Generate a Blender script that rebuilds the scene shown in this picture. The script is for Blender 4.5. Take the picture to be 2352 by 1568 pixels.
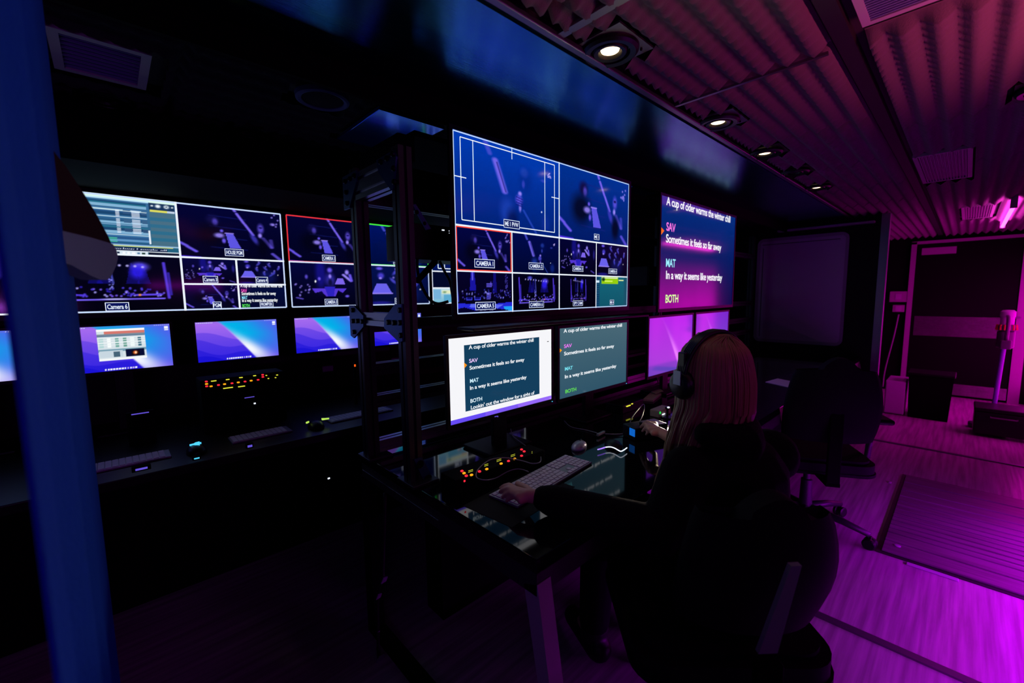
import bpy, math, random
import numpy as np
from mathutils import Vector, Matrix, Euler
random.seed(7); np.random.seed(7)
S = bpy.context.scene; C = S.collection
for o in list(bpy.data.objects): bpy.data.objects.remove(o)

# ------------------------------------------------------------------ camera
W_, H_ = 2352, 1568
FPX = 978.946
CX = np.array([0.72794287, 0.08273658, -0.68062753]); CX /= np.linalg.norm(CX)
CYv = np.array([-0.68552207, 0.06958863, -0.72471851]); CYv -= CX*CX.dot(CYv); CYv /= np.linalg.norm(CYv)
CZv = np.cross(CX, CYv)
EYE = 1.35
cam = bpy.data.objects.new('camera', bpy.data.cameras.new('camera')); C.objects.link(cam)
cam.matrix_world = Matrix.Translation((0, 0, EYE)) @ Matrix([CX.tolist(), CYv.tolist(), CZv.tolist()]).to_4x4()
cam.data.sensor_width = 36; cam.data.lens = FPX/W_*36; cam.data.clip_start = .02
cam.data.dof.use_dof = True; cam.data.dof.focus_distance = 1.55; cam.data.dof.aperture_fstop = 2.8
S.camera = cam
RW = np.array([CX, CYv, CZv])
def ray(x, y): return RW @ np.array([x-W_/2, -(y-H_/2), -FPX])
def onz(x, y, z): r = ray(x, y); t = (z-EYE)/r[2]; return Vector((r[0]*t, r[1]*t, z))
def ony(x, y, v): r = ray(x, y); t = v/r[1]; return Vector((r[0]*t, v, EYE+r[2]*t))
def onx(x, y, v): r = ray(x, y); t = v/r[0]; return Vector((v, r[1]*t, EYE+r[2]*t))

# ------------------------------------------------------------------ world, exposure
w = bpy.data.worlds.new('world'); S.world = w; w.use_nodes = True
w.node_tree.nodes['Background'].inputs[0].default_value = (.02, .01, .05, 1)
w.node_tree.nodes['Background'].inputs[1].default_value = .02
S.view_settings.view_transform = 'Standard'; S.view_settings.look = 'None'
S.view_settings.gamma = 1; S.view_settings.exposure = 0; S.view_settings.use_curve_mapping = False
# strengths of the lamps of the room and of the added fill bars (each lamp's light is made in its own builder further down)
L_TUBE = 3; L_FLOOR = 26.0; L_PASS = 2.4; L_FILL = 1.8; L_SPOT = .6; L_DESKLAMP = 2.2; L_REDFILL = 9
def area(name, loc, rot, sx, sy, col, power, spread=150):
    l = bpy.data.lights.new(name, 'AREA'); l.shape = 'RECTANGLE'; l.size = sx; l.size_y = sy
    l.color = col; l.energy = power; l.spread = math.radians(spread)
    o = bpy.data.objects.new(name, l); C.objects.link(o); o.location = loc; o.rotation_euler = rot
    return o

# ------------------------------------------------------------------ colour + materials
def lin(c):
    c = np.asarray(c, float)/255.
    return np.where(c <= .04045, c/12.92, ((c+.055)/1.055)**2.4)
M = {}
def mat(name, col, rough=.5, metal=0, spec=.5, emit=None, estr=1, bump=None, coat=0, tint=None):
    m = bpy.data.materials.new(name); m.use_nodes = True; nt = m.node_tree; b = nt.nodes['Principled BSDF']
    b.inputs['Base Color'].default_value = (*lin(col), 1); b.inputs['Roughness'].default_value = rough
    b.inputs['Metallic'].default_value = metal; b.inputs['Specular IOR Level'].default_value = spec
    b.inputs['Coat Weight'].default_value = coat
    if tint is not None: b.inputs['Specular Tint'].default_value = (*lin(tint), 1)
    if emit is not None:
        b.inputs['Emission Color'].default_value = (*lin(emit), 1); b.inputs['Emission Strength'].default_value = estr
    if bump:
        sc, st, kind, stretch = bump
        tc = nt.nodes.new('ShaderNodeTexCoord'); mp = nt.nodes.new('ShaderNodeMapping')
        mp.inputs['Scale'].default_value = stretch
        n = nt.nodes.new('ShaderNodeTexNoise'); n.inputs['Scale'].default_value = sc; n.inputs['Detail'].default_value = 6
        bp = nt.nodes.new('ShaderNodeBump'); bp.inputs['Strength'].default_value = st; bp.inputs['Distance'].default_value = .01
        nt.links.new(tc.outputs['Object'], mp.inputs[0]); nt.links.new(mp.outputs[0], n.inputs['Vector'])
        nt.links.new(n.outputs['Fac'], bp.inputs['Height']); nt.links.new(bp.outputs[0], b.inputs['Normal'])
        if kind == 'col':
            r = nt.nodes.new('ShaderNodeValToRGB'); e = r.color_ramp.elements
            e[0].position = .35; e[1].position = .65
            e[0].color = (*(lin(col)*.72), 1); e[1].color = (*np.minimum(lin(col)*1.22, 1), 1)
            nt.links.new(n.outputs['Fac'], r.inputs[0]); nt.links.new(r.outputs[0], b.inputs['Base Color'])
    M[name] = m; return m
mat('black_wall', (9, 9, 10), .6, bump=(40, .1, 'b', (1, 1, 1)), spec=.3)
mat('black_plastic', (8, 8, 9), .4, spec=.3)
mat('black_matte', (5, 5, 5), .9, spec=.1)
mat('bezel', (5, 5, 6), .4, spec=.3)
mat('soffit_wood', (66, 158, 190), .20, 1.0, bump=(9, .10, 'b', (1.5, 60, 60)))
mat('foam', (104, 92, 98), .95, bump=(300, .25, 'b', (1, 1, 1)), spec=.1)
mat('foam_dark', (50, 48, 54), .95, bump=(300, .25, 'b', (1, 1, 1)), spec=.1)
mat('ceiling_panel', (30, 26, 28), .8)
mat('trim_metal', (120, 118, 125), .35, .8)
mat('floor_wood', (165, 158, 158), .26, bump=(1.6, .10, 'col', (1.2, 26, 1)), spec=.5)
mat('hatch', (105, 100, 102), .36, bump=(2, .06, 'col', (20, 1.5, 1)))
mat('dark_seam', (18, 16, 18), .6)
mat('alu', (150, 150, 158), .32, .9)
mat('alu_dark', (70, 70, 76), .4, .8)
mat('gusset', (58, 84, 130), .38, .75)
mat('bolt', (12, 12, 14), .3, .6)
mat('desk_top', (9, 10, 15), .055, spec=.40, bump=(2, .012, 'b', (1, 1, 1)))
mat('desk_body', (44, 40, 42), .5, bump=(12, .1, 'b', (20, 20, 2)))
mat('leg_paint', (165, 158, 165), .45)
mat('white_board', (205, 205, 215), .28)
mat('white_frame', (170, 170, 178), .45)
mat('paper', (215, 215, 220), .8)
mat('keyboard_case', (150, 150, 160), .4, .6)
mat('key', (225, 225, 232), .55)
mat('skin', (205, 150, 128), .5)
mat('hoodie', (11, 11, 13), .92, spec=.15, bump=(200, .2, 'b', (1, 1, 1)))
mat('trousers', (10, 10, 14), .9, spec=.15)
mat('shoe', (14, 14, 14), .5)
mat('hair', (168, 142, 98), .42, spec=.45)
mat('headphone', (16, 18, 22), .35)
mat('headphone_badge', (150, 165, 190), .3, .3)
mat('chair_fabric', (13, 13, 18), .85, spec=.2)
mat('chair_plastic', (26, 26, 32), .45)
mat('column_blue', (10, 56, 170), .9, bump=(120, .3, 'b', (1, 1, 1)), spec=.1)
mat('cloth_maroon', (44, 22, 34), .9, spec=.1)
mat('cloth_grey', (110, 122, 165), .8, spec=.2)
mat('cable_grey', (140, 140, 145), .5)
mat('cable_black', (8, 8, 9), .5)
mat('beige_card', (190, 175, 150), .7)
mat('steel', (170, 170, 175), .25, 1, bump=(3, 1.0, 'b', (1, 2, 120)))
mat('bottle', (160, 160, 175), .3, .3)
mat('door_black', (5, 4, 5), .6, spec=.1)
mat('frame_grey', (150, 145, 150), .5)
mat('vac_plastic', (70, 60, 76), .3)
mat('vac_red', (190, 20, 40), .4)
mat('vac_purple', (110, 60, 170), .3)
mat('passage_wall', (70, 66, 70), .45, bump=(6, .1, 'b', (20, 20, 1)))
mat('glossy_panel', (40, 120, 255), .12, .9)
mat('dull_sheet', (6, 6, 8), .75, spec=.2)
def led(name, col, s=1.0): return mat(name, (8, 8, 8), .4, emit=col, estr=s)
led('led_red', (255, 40, 60), 1.1); led('led_amber', (255, 170, 20), 1.1); led('led_yellow', (225, 225, 60), 1.2)
led('led_cyan', (80, 210, 255), 1.1); led('led_blue', (60, 130, 255), 1.1); led('led_green', (30, 200, 70), 1.0)
led('led_white', (225, 235, 255), 1.4); led('led_lime', (190, 235, 90), 1.0); led('led_orange', (255, 90, 20), 1.2)
led('tube_magenta', (255, 50, 215), 12.0); led('bar_magenta', (225, 20, 255), 5.0); led('bulb', (255, 214, 160), 6.0)
led('sticker_glow', (15, 110, 220), .75); led('glow_purple', (150, 110, 255), 1.6); led('violet_glow', (110, 90, 235), .8)
# one material for everything shown on a lit display: colours come from the picture on it
m = bpy.data.materials.new('screen_picture'); m.use_nodes = True; nt = m.node_tree; b = nt.nodes['Principled BSDF']
b.inputs['Base Color'].default_value = (.002, .002, .003, 1); b.inputs['Roughness'].default_value = .09; b.inputs['Specular IOR Level'].default_value = .6
a = nt.nodes.new('ShaderNodeVertexColor'); a.layer_name = 'picture'
nt.links.new(a.outputs[0], b.inputs['Emission Color']); b.inputs['Emission Strength'].default_value = 1.0
M['screen'] = m

# ------------------------------------------------------------------ mesh building
class MB:
    def __init__(s): s.v = []; s.f = []; s.c = []; s.xf = Matrix.Identity(4)
    def add(s, vs, fs, col=(0, 0, 0)):
        n = len(s.v); s.v += [tuple(s.xf @ Vector(p)) for p in vs]; s.f += [tuple(i+n for i in f) for f in fs]
        s.c += [tuple(col)]*len(vs); return s
    def box(s, a, b, col=(0, 0, 0), bev=0):
        x0, y0, z0 = [min(a[i], b[i]) for i in range(3)]; x1, y1, z1 = [max(a[i], b[i]) for i in range(3)]
        if bev <= 0:
            return s.add([(x0, y0, z0), (x1, y0, z0), (x1, y1, z0), (x0, y1, z0), (x0, y0, z1), (x1, y0, z1), (x1, y1, z1), (x0, y1, z1)],
                         [(0, 3, 2, 1), (4, 5, 6, 7), (0, 1, 5, 4), (1, 2, 6, 5), (2, 3, 7, 6), (3, 0, 4, 7)], col)
        e = min(bev, (x1-x0)*.49, (y1-y0)*.49, (z1-z0)*.49)
        import bmesh
        bm = bmesh.new(); bmesh.ops.create_cube(bm, size=1)
        for v in bm.verts: v.co = Vector(((x0+x1)/2+v.co.x*(x1-x0), (y0+y1)/2+v.co.y*(y1-y0), (z0+z1)/2+v.co.z*(z1-z0)))
        bmesh.ops.bevel(bm, geom=bm.edges[:], offset=e, segments=3, profile=.5, affect='EDGES')
        bm.verts.index_update(); s.add([v.co[:] for v in bm.verts], [[v.index for v in f.verts] for f in bm.faces], col); bm.free(); return s
    def prism(s, pts, axis, a, b, col=(0, 0, 0)):
        """pts: outline in the two other axes (x,y order kept); extruded from a to b along axis"""
        def mk(p, t):
            return {0: (t, p[0], p[1]), 1: (p[0], t, p[1]), 2: (p[0], p[1], t)}[axis]
        n = len(pts); vs = [mk(p, a) for p in pts]+[mk(p, b) for p in pts]
        fs = [tuple(range(n))[::-1], tuple(range(n, 2*n))]+[(i, (i+1) % n, n+(i+1) % n, n+i) for i in range(n)]
        return s.add(vs, fs, col)
    def tube(s, pts, r, seg=8, col=(0, 0, 0), closed_ends=True):
        pts = [Vector(p) for p in pts]; n = len(pts); rs = r if hasattr(r, '__len__') else [r]*n
        vs = []; up = None
        for i, p in enumerate(pts):
            t = (pts[min(i+1, n-1)]-pts[max(i-1, 0)]).normalized()
            if up is None: up = Vector((0, 0, 1)) if abs(t.z) < .9 else Vector((1, 0, 0))
            a = t.cross(up).normalized(); up = a.cross(t).normalized()
            for k in range(seg):
                q = 2*math.pi*k/seg; vs.append(p+(a*math.cos(q)+up*math.sin(q))*rs[i])
        fs = [(i*seg+k, i*seg+(k+1) % seg, (i+1)*seg+(k+1) % seg, (i+1)*seg+k) for i in range(n-1) for k in range(seg)]
        if closed_ends: fs += [tuple(range(seg))[::-1], tuple((n-1)*seg+k for k in range(seg))]
        return s.add(vs, fs, col)
    def lathe(s, prof, seg=24, origin=(0, 0, 0), col=(0, 0, 0), cap=True):
        vs = [(origin[0]+r*math.cos(2*math.pi*k/seg), origin[1]+r*math.sin(2*math.pi*k/seg), origin[2]+z) for r, z in prof for k in range(seg)]
        fs = [(i*seg+k, i*seg+(k+1) % seg, (i+1)*seg+(k+1) % seg, (i+1)*seg+k) for i in range(len(prof)-1) for k in range(seg)]
        if cap: fs += [tuple(range(seg))[::-1], tuple((len(prof)-1)*seg+k for k in range(seg))]
        return s.add(vs, fs, col)
    def ball(s, c, r, seg=12, col=(0, 0, 0)):
        r = r if hasattr(r, '__len__') else (r, r, r)
        vs = [(c[0], c[1], c[2]-r[2])]; fs = []
        n = seg//2
        for i in range(1, n):
            t = -math.pi/2+math.pi*i/n
            for k in range(seg): vs.append((c[0]+r[0]*math.cos(t)*math.cos(2*math.pi*k/seg), c[1]+r[1]*math.cos(t)*math.sin(2*math.pi*k/seg), c[2]+r[2]*math.sin(t)))
        vs.append((c[0], c[1], c[2]+r[2])); L = len(vs)-1
        for k in range(seg):
            fs.append((0, 1+(k+1) % seg, 1+k)); fs.append((L, L-seg+k, L-seg+(k+1) % seg))
        for i in range(n-2):
            for k in range(seg): a0 = 1+i*seg; fs.append((a0+k, a0+(k+1) % seg, a0+seg+(k+1) % seg, a0+seg+k))
        return s.add(vs, fs, col)
    def build(s, name, m, parent=None, smooth=False, color=False, kind=None):
        me = bpy.data.meshes.new(name); me.from_pydata(s.v, [], s.f); me.validate()
        o = bpy.data.objects.new(name, me); C.objects.link(o)
        if m: me.materials.append(M[m])
        if color:
            ca = me.color_attributes.new('picture', 'FLOAT_COLOR', 'POINT')
            arr = np.ones((len(s.v), 4)); arr[:, :3] = lin(np.array(s.c)); ca.data.foreach_set('color', arr.ravel())
        if smooth:
            me.polygons.foreach_set('use_smooth', [True]*len(me.polygons))
        if parent: o.parent = parent
        if kind: o['kind'] = kind
        me.update(); return o
def smooth_by_angle(o, ang=35):
    me = o.data; me.polygons.foreach_set('use_smooth', [True]*len(me.polygons)); me.set_sharp_from_angle(angle=math.radians(ang))
def thing(name, label, cat, loc=(0, 0, 0), rz=0, group=None):
    o = bpy.data.objects.new(name, None); C.objects.link(o); o.empty_display_size = .05
    o.location = loc; o.rotation_euler = (0, 0, rz); o['label'] = label; o['category'] = cat
    if group: o['group'] = group
    return o
def tag(o, label, cat, group=None):
    o['label'] = label; o['category'] = cat
    if group: o['group'] = group
    return o
def copy_tree(o, parent=None):
    c = o.copy(); C.objects.link(c)
    if parent: c.parent = parent
    for ch in list(o.children): copy_tree(ch, c)
    return c
def spline(pts, n=8):
    P = [Vector(p) for p in pts]; P = [2*P[0]-P[1]]+P+[2*P[-1]-P[-2]]; out = []
    for i in range(1, len(P)-2):
        for k in range(n):
            t = k/n; a, b, c, d = P[i-1:i+3]
            out.append(.5*((2*b)+(c-a)*t+(2*a-5*b+4*c-d)*t*t+(3*b-a-3*c+d)*t**3))
    out.append(P[-2]); return out
_fc = {}
def glyphs(txt):
    if txt in _fc: return _fc[txt]
    cu = bpy.data.curves.new('t', 'FONT'); cu.body = txt; cu.size = 1; cu.fill_mode = 'FRONT'; cu.resolution_u = 3; cu.offset = .018
    cu.space_character = .94
    ob = bpy.data.objects.new('t', cu); me = ob.to_mesh()
    r = ([v.co[:] for v in me.vertices], [tuple(p.vertices) for p in me.polygons])
    ob.to_mesh_clear(); bpy.data.objects.remove(ob); bpy.data.curves.remove(cu)
    xs = [p[0] for p in r[0]] or [0, 1]; _fc[txt] = (r[0], r[1], min(xs), max(xs)); return _fc[txt]

# ------------------------------------------------------------------ pictures shown on displays
class Can:
    def __init__(s, nx, ny, bg=(0, 0, 0)):
        s.nx, s.ny = nx, ny; s.a = np.zeros((ny, nx, 3)); s.a[:] = bg; s.win = (0, 0, 1, 1)
        s.U, s.V = np.meshgrid(np.linspace(0, 1, nx), np.linspace(0, 1, ny))
    def cell(s, u0, v0, u1, v1):
        c = Can.__new__(Can); c.nx, c.ny, c.a = s.nx, s.ny, s.a
        W0 = s.win; c.win = (W0[0]+u0*(W0[2]-W0[0]), W0[1]+v0*(W0[3]-W0[1]), W0[0]+u1*(W0[2]-W0[0]), W0[1]+v1*(W0[3]-W0[1]))
        gu, gv = np.meshgrid(np.linspace(0, 1, s.nx), np.linspace(0, 1, s.ny))
        c.U = (gu-c.win[0])/(c.win[2]-c.win[0]); c.V = (gv-c.win[1])/(c.win[3]-c.win[1]); return c
    def ins(s): return (s.U >= 0) & (s.U <= 1) & (s.V >= 0) & (s.V <= 1)
    def fill(s, top, bot=None):
        bot = top if bot is None else bot; m = s.ins(); t = np.clip(s.V, 0, 1)[..., None]
        g = np.array(bot)*(1-t)+np.array(top)*t; s.a[m] = g[m]
    def mix(s, k, col):
        k = (k*s.ins())[..., None]; s.a[:] = s.a*(1-k)+np.array(col, float)*k
    def blob(s, u, v, su, sv, col, k=1, ang=0):
        ca, sa = math.cos(ang), math.sin(ang); x = (s.U-u); y = (s.V-v); X = x*ca+y*sa; Y = -x*sa+y*ca
        s.mix(k*np.clip(1.6*np.exp(-(X/su)**2-(Y/sv)**2)-.25, 0, 1), col)
    def glow(s, u, v, su, sv, col, k=1):
        s.mix(k*np.exp(-((s.U-u)/su)**2-((s.V-v)/sv)**2), col)
    def rect(s, u0, v0, u1, v1, col, k=1): s.mix(k*((s.U >= u0) & (s.U <= u1) & (s.V >= v0) & (s.V <= v1)).astype(float), col)
    def poly(s, pts, col, k=1):
        m = np.zeros(s.U.shape, bool); n = len(pts)
        for i in range(n):
            (x0, y0), (x1, y1) = pts[i], pts[(i+1) % n]
            if y0 == y1: continue
            c = ((y0 > s.V) != (y1 > s.V)) & (s.U < (x1-x0)*(s.V-y0)/(y1-y0)+x0); m ^= c
        s.mix(k*m.astype(float), col)
    def seg(s, u0, v0, u1, v1, w, col, k=1):
        dx, dy = u1-u0, v1-v0; t = np.clip(((s.U-u0)*dx+(s.V-v0)*dy)/(dx*dx+dy*dy), 0, 1)
        d = np.hypot(s.U-u0-t*dx, s.V-v0-t*dy); s.mix(k*np.clip(1.5-d/w, 0, 1), col)
PU = (104, 84, 232); PL = (150, 130, 245); DB = (30, 30, 150)
def img_two(c, top=(3, 4, 52), bot=(2, 2, 30)):
    c.fill(top, bot)
    for v in (.82, .62, .42, .22): c.seg(.28, v, .62, v-.03, .008, (22, 30, 120), .6)
    c.blob(.31, .74, .06, .10, (16, 14, 70)); c.blob(.33, .70, .028, .07, PU, .7); c.blob(.28, .45, .13, .22, (2, 2, 20), .8)
    c.blob(.36, .45, .05, .05, PL, .9); c.blob(.385, .54, .018, .03, PU); c.blob(.40, .35, .02, .05, PU)
    c.poly([(.42, .50), (.49, .50), (.56, .22), (.45, .22)], (92, 84, 226)); c.seg(.42, .5, .49, .5, .01, PL)
    for a, b, d, e in ((.505, 1.0, .525, .94), (.54, .90, .605, .72), (.615, .70, .69, .50)): c.seg(a, b, d, e, .015, (118, 96, 236))
    c.blob(.77, .64, .035, .10, PU, .8); c.blob(.77, .66, .02, .02, (20, 16, 90)); c.blob(.76, .50, .022, .05, PL)
    c.blob(.70, .42, .03, .12, (64, 58, 190), .8, .3); c.seg(.79, .45, .87, .27, .02, PU, .6); c.seg(.88, .27, .87, .42, .02, PU, .5)
    c.blob(.78, .25, .06, .18, (2, 2, 22), .8)
    for i in range(6): c.blob(.86+.1*random.random(), .7+.25*random.random(), .012, .018, PL, .8)
    c.blob(.90, .75, .03, .03, PL, .8)
    c.seg(.0, .28, .06, .22, .018, PU); c.seg(.07, .2, .14, .12, .018, PU); c.seg(.88, .14, .96, .02, .02, PU, .8); c.seg(0, .02, .17, .01, .014, (84, 50, 235))
def img_close(c, top=(0, 44, 150), bot=(0, 16, 84)):
    c.fill(top, bot)
    c.seg(.26, .98, .30, .86, .02, (70, 76, 205), .9); c.seg(.345, .80, .43, .46, .026, (112, 98, 232)); c.seg(.36, .78, .44, .46, .006, (30, 30, 120), .7)
    c.blob(.62, .74, .04, .06, (52, 84, 205), .6); c.blob(.61, .60, .016, .05, (80, 84, 220), .8); c.blob(.63, .66, .07, .16, (0, 20, 100), .25)
    c.blob(.575, .475, .02, .03, PL); c.blob(.565, .40, .036, .06, (90, 84, 225)); c.blob(.575, .30, .014, .05, PL, .8)
    for i in range(4): c.seg(.54, .43-.03*i, .60, .41-.03*i, .006, (20, 20, 120), .8)
    c.blob(.45, .24, .07, .17, (30, 66, 180), .7); c.blob(.50, .12, .06, .16, (0, 12, 70), .7); c.seg(.61, .28, .74, .02, .01, (50, 80, 200), .6)
    c.blob(.84, .16, .05, .12, (16, 46, 150), .6); c.blob(.80, .30, .008, .012, (235, 235, 255)); c.blob(.82, .70, .03, .02, (60, 70, 190), .7)
    for i in range(16): c.blob(.87+.035*random.random(), .76+.06*random.random(), .006, .008, (200, 180, 255), .9)
def img_band(c, top=(5, 6, 60), bot=(1, 1, 20)):
    c.fill(top, bot); c.blob(.38, .75, .07, .4, (24, 20, 150), .7)
    c.blob(.50, .84, .035, .06, PU); c.blob(.50, .62, .07, .16, (60, 52, 190), .7); c.blob(.50, .56, .03, .08, (8, 8, 40), .8); c.blob(.50, .70, .02, .05, PL)
    c.blob(.73, .80, .03, .06, PL); c.seg(.68, .74, .78, .60, .02, PL); c.seg(.79, .60, .77, .74, .02, PU); c.poly([(.60, .66), (.67, .66), (.70, .52), (.56, .52)], (124, 100, 235))
    c.poly([(.26, .42), (.72, .42), (.66, .32), (.60, .38), (.56, .24), (.44, .24), (.38, .36), (.30, .32)], (84, 54, 210))
    c.poly([(.42, .46), (.56, .46), (.54, .24), (.46, .24)], (44, 34, 190)); c.blob(.31, .58, .012, .03, (255, 255, 255))
    for i in range(14): c.blob(.06+.22*random.random(), .25+.3*random.random(), .013, .02, PL, .7)
    c.blob(.20, .68, .02, .05, PU, .8); c.blob(.36, .64, .02, .04, PU); c.blob(.72, .24, .03, .03, PU); c.seg(.85, .14, .94, .08, .014, PU, .7); c.blob(.93, .62, .03, .15, (50, 44, 170), .6)
    c.seg(.07, .22, .14, .19, .012, PU, .8)
def img_crowd(c, top=(3, 4, 50), bot=(1, 1, 24)):
    c.fill(top, bot); c.poly([(.15, .54), (.30, .54), (.38, .30), (.08, .30)], (104, 96, 236)); c.seg(.08, .30, .38, .30, .015, PL)
    c.blob(.20, .92, .05, .04, PU); c.blob(.22, .74, .05, .08, (70, 60, 200)); c.blob(.21, .68, .025, .03, PL)
    for u, v in ((.44, .84), (.40, .62), (.58, .66), (.66, .8), (.76, .5), (.86, .68), (.70, .4), (.55, .45)):
        c.blob(u, v, .03, .09, (82, 76, 215), .8, random.uniform(-.6, .6)); c.blob(u+.01, v+.08, .02, .03, PL, .7)
    c.blob(.62, .3, .2, .3, (30, 44, 160), .35); c.blob(.84, .40, .015, .02, (255, 255, 255), .8); c.blob(.2, .06, .18, .05, (34, 30, 150), .8)
def img_stage(c, w=1.0, top=(2, 2, 26), bot=(1, 1, 12)):
    c.fill(top, bot); f = lambda u: .5+(u-.5)*w
    for u, k in ((.36, .9), (.42, .8), (.62, .9), (.70, .8)):
        c.poly([(f(u-.004), .86), (f(u+.004), .86), (f(u+.05*w), .5), (f(u-.05*w), .5)], (26, 20, 180), .45)
    c.blob(f(.68), .80, .07*w, .08, (96, 80, 250), .9); c.blob(f(.66), .70, .06*w, .12, (44, 30, 235), .9); c.blob(f(.35), .88, .05*w, .05, (90, 90, 245), .8)
    for i in range(9): c.blob(f(.26+.055*i), .84-.006*i+.01*random.random(), .012*w, .02, (190, 180, 255), .9)
    for u in (.13, .86): c.seg(f(u), .88, f(u+.02), .24, .012*w, (90, 62, 235), .9); c.seg(f(u+.03), .7, f(u+.04), .3, .010*w, (60, 44, 200), .8)
    c.seg(f(.46), .86, f(.48), .5, .008*w, (90, 96, 235), .7)
    for i in range(60): c.blob(f(.12+.74*random.random()), .28+.16*random.random()**1.5, .010*w, .018, random.choice([(120, 90, 245), (80, 60, 225), (170, 160, 255), (50, 36, 190)]), .9)
    for i in range(14): c.blob(f(.45+.03*random.random()), .36+.22*random.random(), .008*w, .012, (130, 130, 245), .8)
    c.seg(f(.14), .22, f(.84), .235, .012*w, (120, 96, 255)); c.blob(f(.48), .23, .1*w, .012, (200, 200, 255), .9)
    c.seg(f(.14), .31, f(.28), .3, .012*w, (86, 60, 235)); c.seg(f(.64), .30, f(.82), .31, .016*w, (96, 70, 240)); c.blob(f(.66), .30, .012*w, .02, (255, 150, 60), .9)
def img_stairs(c):
    c.fill((4, 2, 40), (2, 1, 20)); c.poly([(.24, 1), (.30, 1), (.33, .55), (.22, .55)], (28, 24, 190), .8); c.seg(.27, .98, .27, .8, .012, (120, 110, 245), .8)
    c.poly([(.64, 1), (.68, 1), (.70, .5), (.62, .5)], (22, 18, 150), .7)
    for i in range(12): c.rect(.51, .30+.037*i, .575+.004*i, .312+.037*i, (100, 88, 232))
    c.blob(.59, .72, .014, .05, PU, .8)
    for i in range(60): c.blob(.08+.88*random.random(), .34+.24*random.random(), .012, .02, random.choice([(150, 150, 255), (70, 60, 200), (50, 60, 210), (40, 30, 140)]), .8)
    for i in range(20): c.blob(.86+.04*random.random(), .6+.34*random.random(), .012, .016, (90, 80, 215), .6)
    for u in (.16, .30): c.rect(u, .33, u+.1, .40, (60, 66, 226)); c.rect(u+.01, .345, u+.09, .385, (16, 16, 110))
    c.poly([(0, .26), (.5, .20), (1, .26), (1, .02), (.6, .0), (0, .14)], (36, 40, 214)); c.poly([(.24, .24), (.82, .20), (.70, .10), (.2, .16)], (92, 104, 240))
    c.poly([(.82, .14), (1, .14), (1, .02), (.86, .02)], (30, 160, 245)); c.poly([(0, .12), (.12, .16), (.3, .08), (.62, .12), (.9, .06), (1, 0), (0, 0)], (4, 2, 40)); c.seg(0, .96, .03, .3, .008, (70, 70, 220))
    for i in range(30): c.blob(.36+.3*random.random(), .06+.14*random.random(), .01, .01, (190, 200, 255), .5)
def img_log(c):
    c.fill((18, 100, 122), (14, 84, 104)); c.rect(0, 0, .11, 1, (10, 58, 96)); c.rect(.88, 0, 1, 1, (22, 80, 104))
    for i in range(14): c.rect(.0, .03+i*.07, .10, .05+i*.07, (40, 96, 130), .6)
    c.rect(.16, .76, .68, .99, (150, 205, 10)); c.rect(0, .8, .1, .86, (210, 235, 255)); c.rect(.16, .93, .66, .97, (230, 240, 190))
    c.blob(.22, .90, .05, .06, (10, 50, 30)); c.rect(.70, .86, .86, .90, (230, 240, 160)); c.rect(.26, .82, .5, .86, (220, 250, 110))
def img_editor(c):
    c.fill((62, 110, 160), (30, 96, 122)); c.rect(0, .94, 1, 1, (220, 250, 240)); c.rect(0, .92, .8, .945, (190, 230, 250))
    rr = random.Random(3)
    v = .90
    while v > .17:
        h = rr.choice([.012, .02, .03, .045]); c.rect(0, v-h, .77, v, rr.choice([(96, 150, 196), (40, 88, 140), (36, 112, 140), (64, 120, 170), (26, 70, 112), (130, 180, 214)])); v -= h+.004
    for q in (.74, .63, .33): c.rect(0, q, .77, q+.022, (196, 226, 238))
    for q in (.28, .25, .22): c.rect(0, q, .54, q+.008, (80, 205, 160))
    for i in range(16): c.rect(.545, .76-i*.026, .575, .772-i*.026, (225, 238, 255)); c.rect(.66, .76-i*.026, .715, .772-i*.026, (220, 235, 255)); c.rect(.60, .76-i*.026, .65, .766-i*.026, (60, 90, 130)); c.rect(.73, .76-i*.026, .77, .766-i*.026, (60, 90, 130))
    c.rect(.79, .17, .985, .93, (70, 110, 132)); c.rect(.79, .82, .985, .93, (24, 52, 90)); c.rect(.80, .775, .93, .815, (222, 220, 96)); c.rect(.93, .775, .985, .815, (225, 235, 255), .8)
    for q in (.62, .5, .38, .26): c.rect(.79, q, .985, q+.06, (44, 108, 140))
    c.blob(.86, .885, .022, .032, (240, 250, 255)); c.blob(.925, .885, .022, .032, (240, 250, 255)); c.blob(.925, .885, .008, .012, (24, 52, 90)); c.blob(.815, .885, .012, .012, (240, 250, 255)); c.blob(.97, .885, .01, .012, (240, 250, 255))
    c.rect(.77, .20, .785, .44, (230, 240, 250)); c.rect(0, .155, 1, .185, (150, 190, 220)); c.rect(0, .14, .95, .152, (226, 226, 90))
    c.rect(0, .075, .9, .135, (18, 30, 70))
    for i in range(50): c.rect(.30+.012*i, .092, .306+.012*i, .10+.018*rr.random(), (215, 230, 255))
    c.rect(0, 0, .75, .06, (214, 228, 240)); c.rect(.76, 0, 1, .06, (20, 26, 50)); c.rect(0, .06, 1, .072, (235, 245, 255))
    for i in range(9): c.rect(.42+.036*i, .006, .44+.036*i, .05, rr.choice([(20, 40, 70), (90, 130, 170), (250, 250, 255), (40, 70, 60)]))
def img_teal(c):
    c.fill((200, 226, 232), (110, 180, 210)); c.rect(0, .3, .28, .9, (120, 180, 220)); c.rect(.3, .62, 1, .88, (226, 232, 190)); c.rect(.34, .0, 1, .55, (92, 170, 208)); c.blob(.38, .74, .06, .06, (60, 130, 90)); c.rect(.8, .6, 1, .72, (225, 190, 160))
def img_prompt(c, bg): c.fill(bg[0], bg[1])
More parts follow.
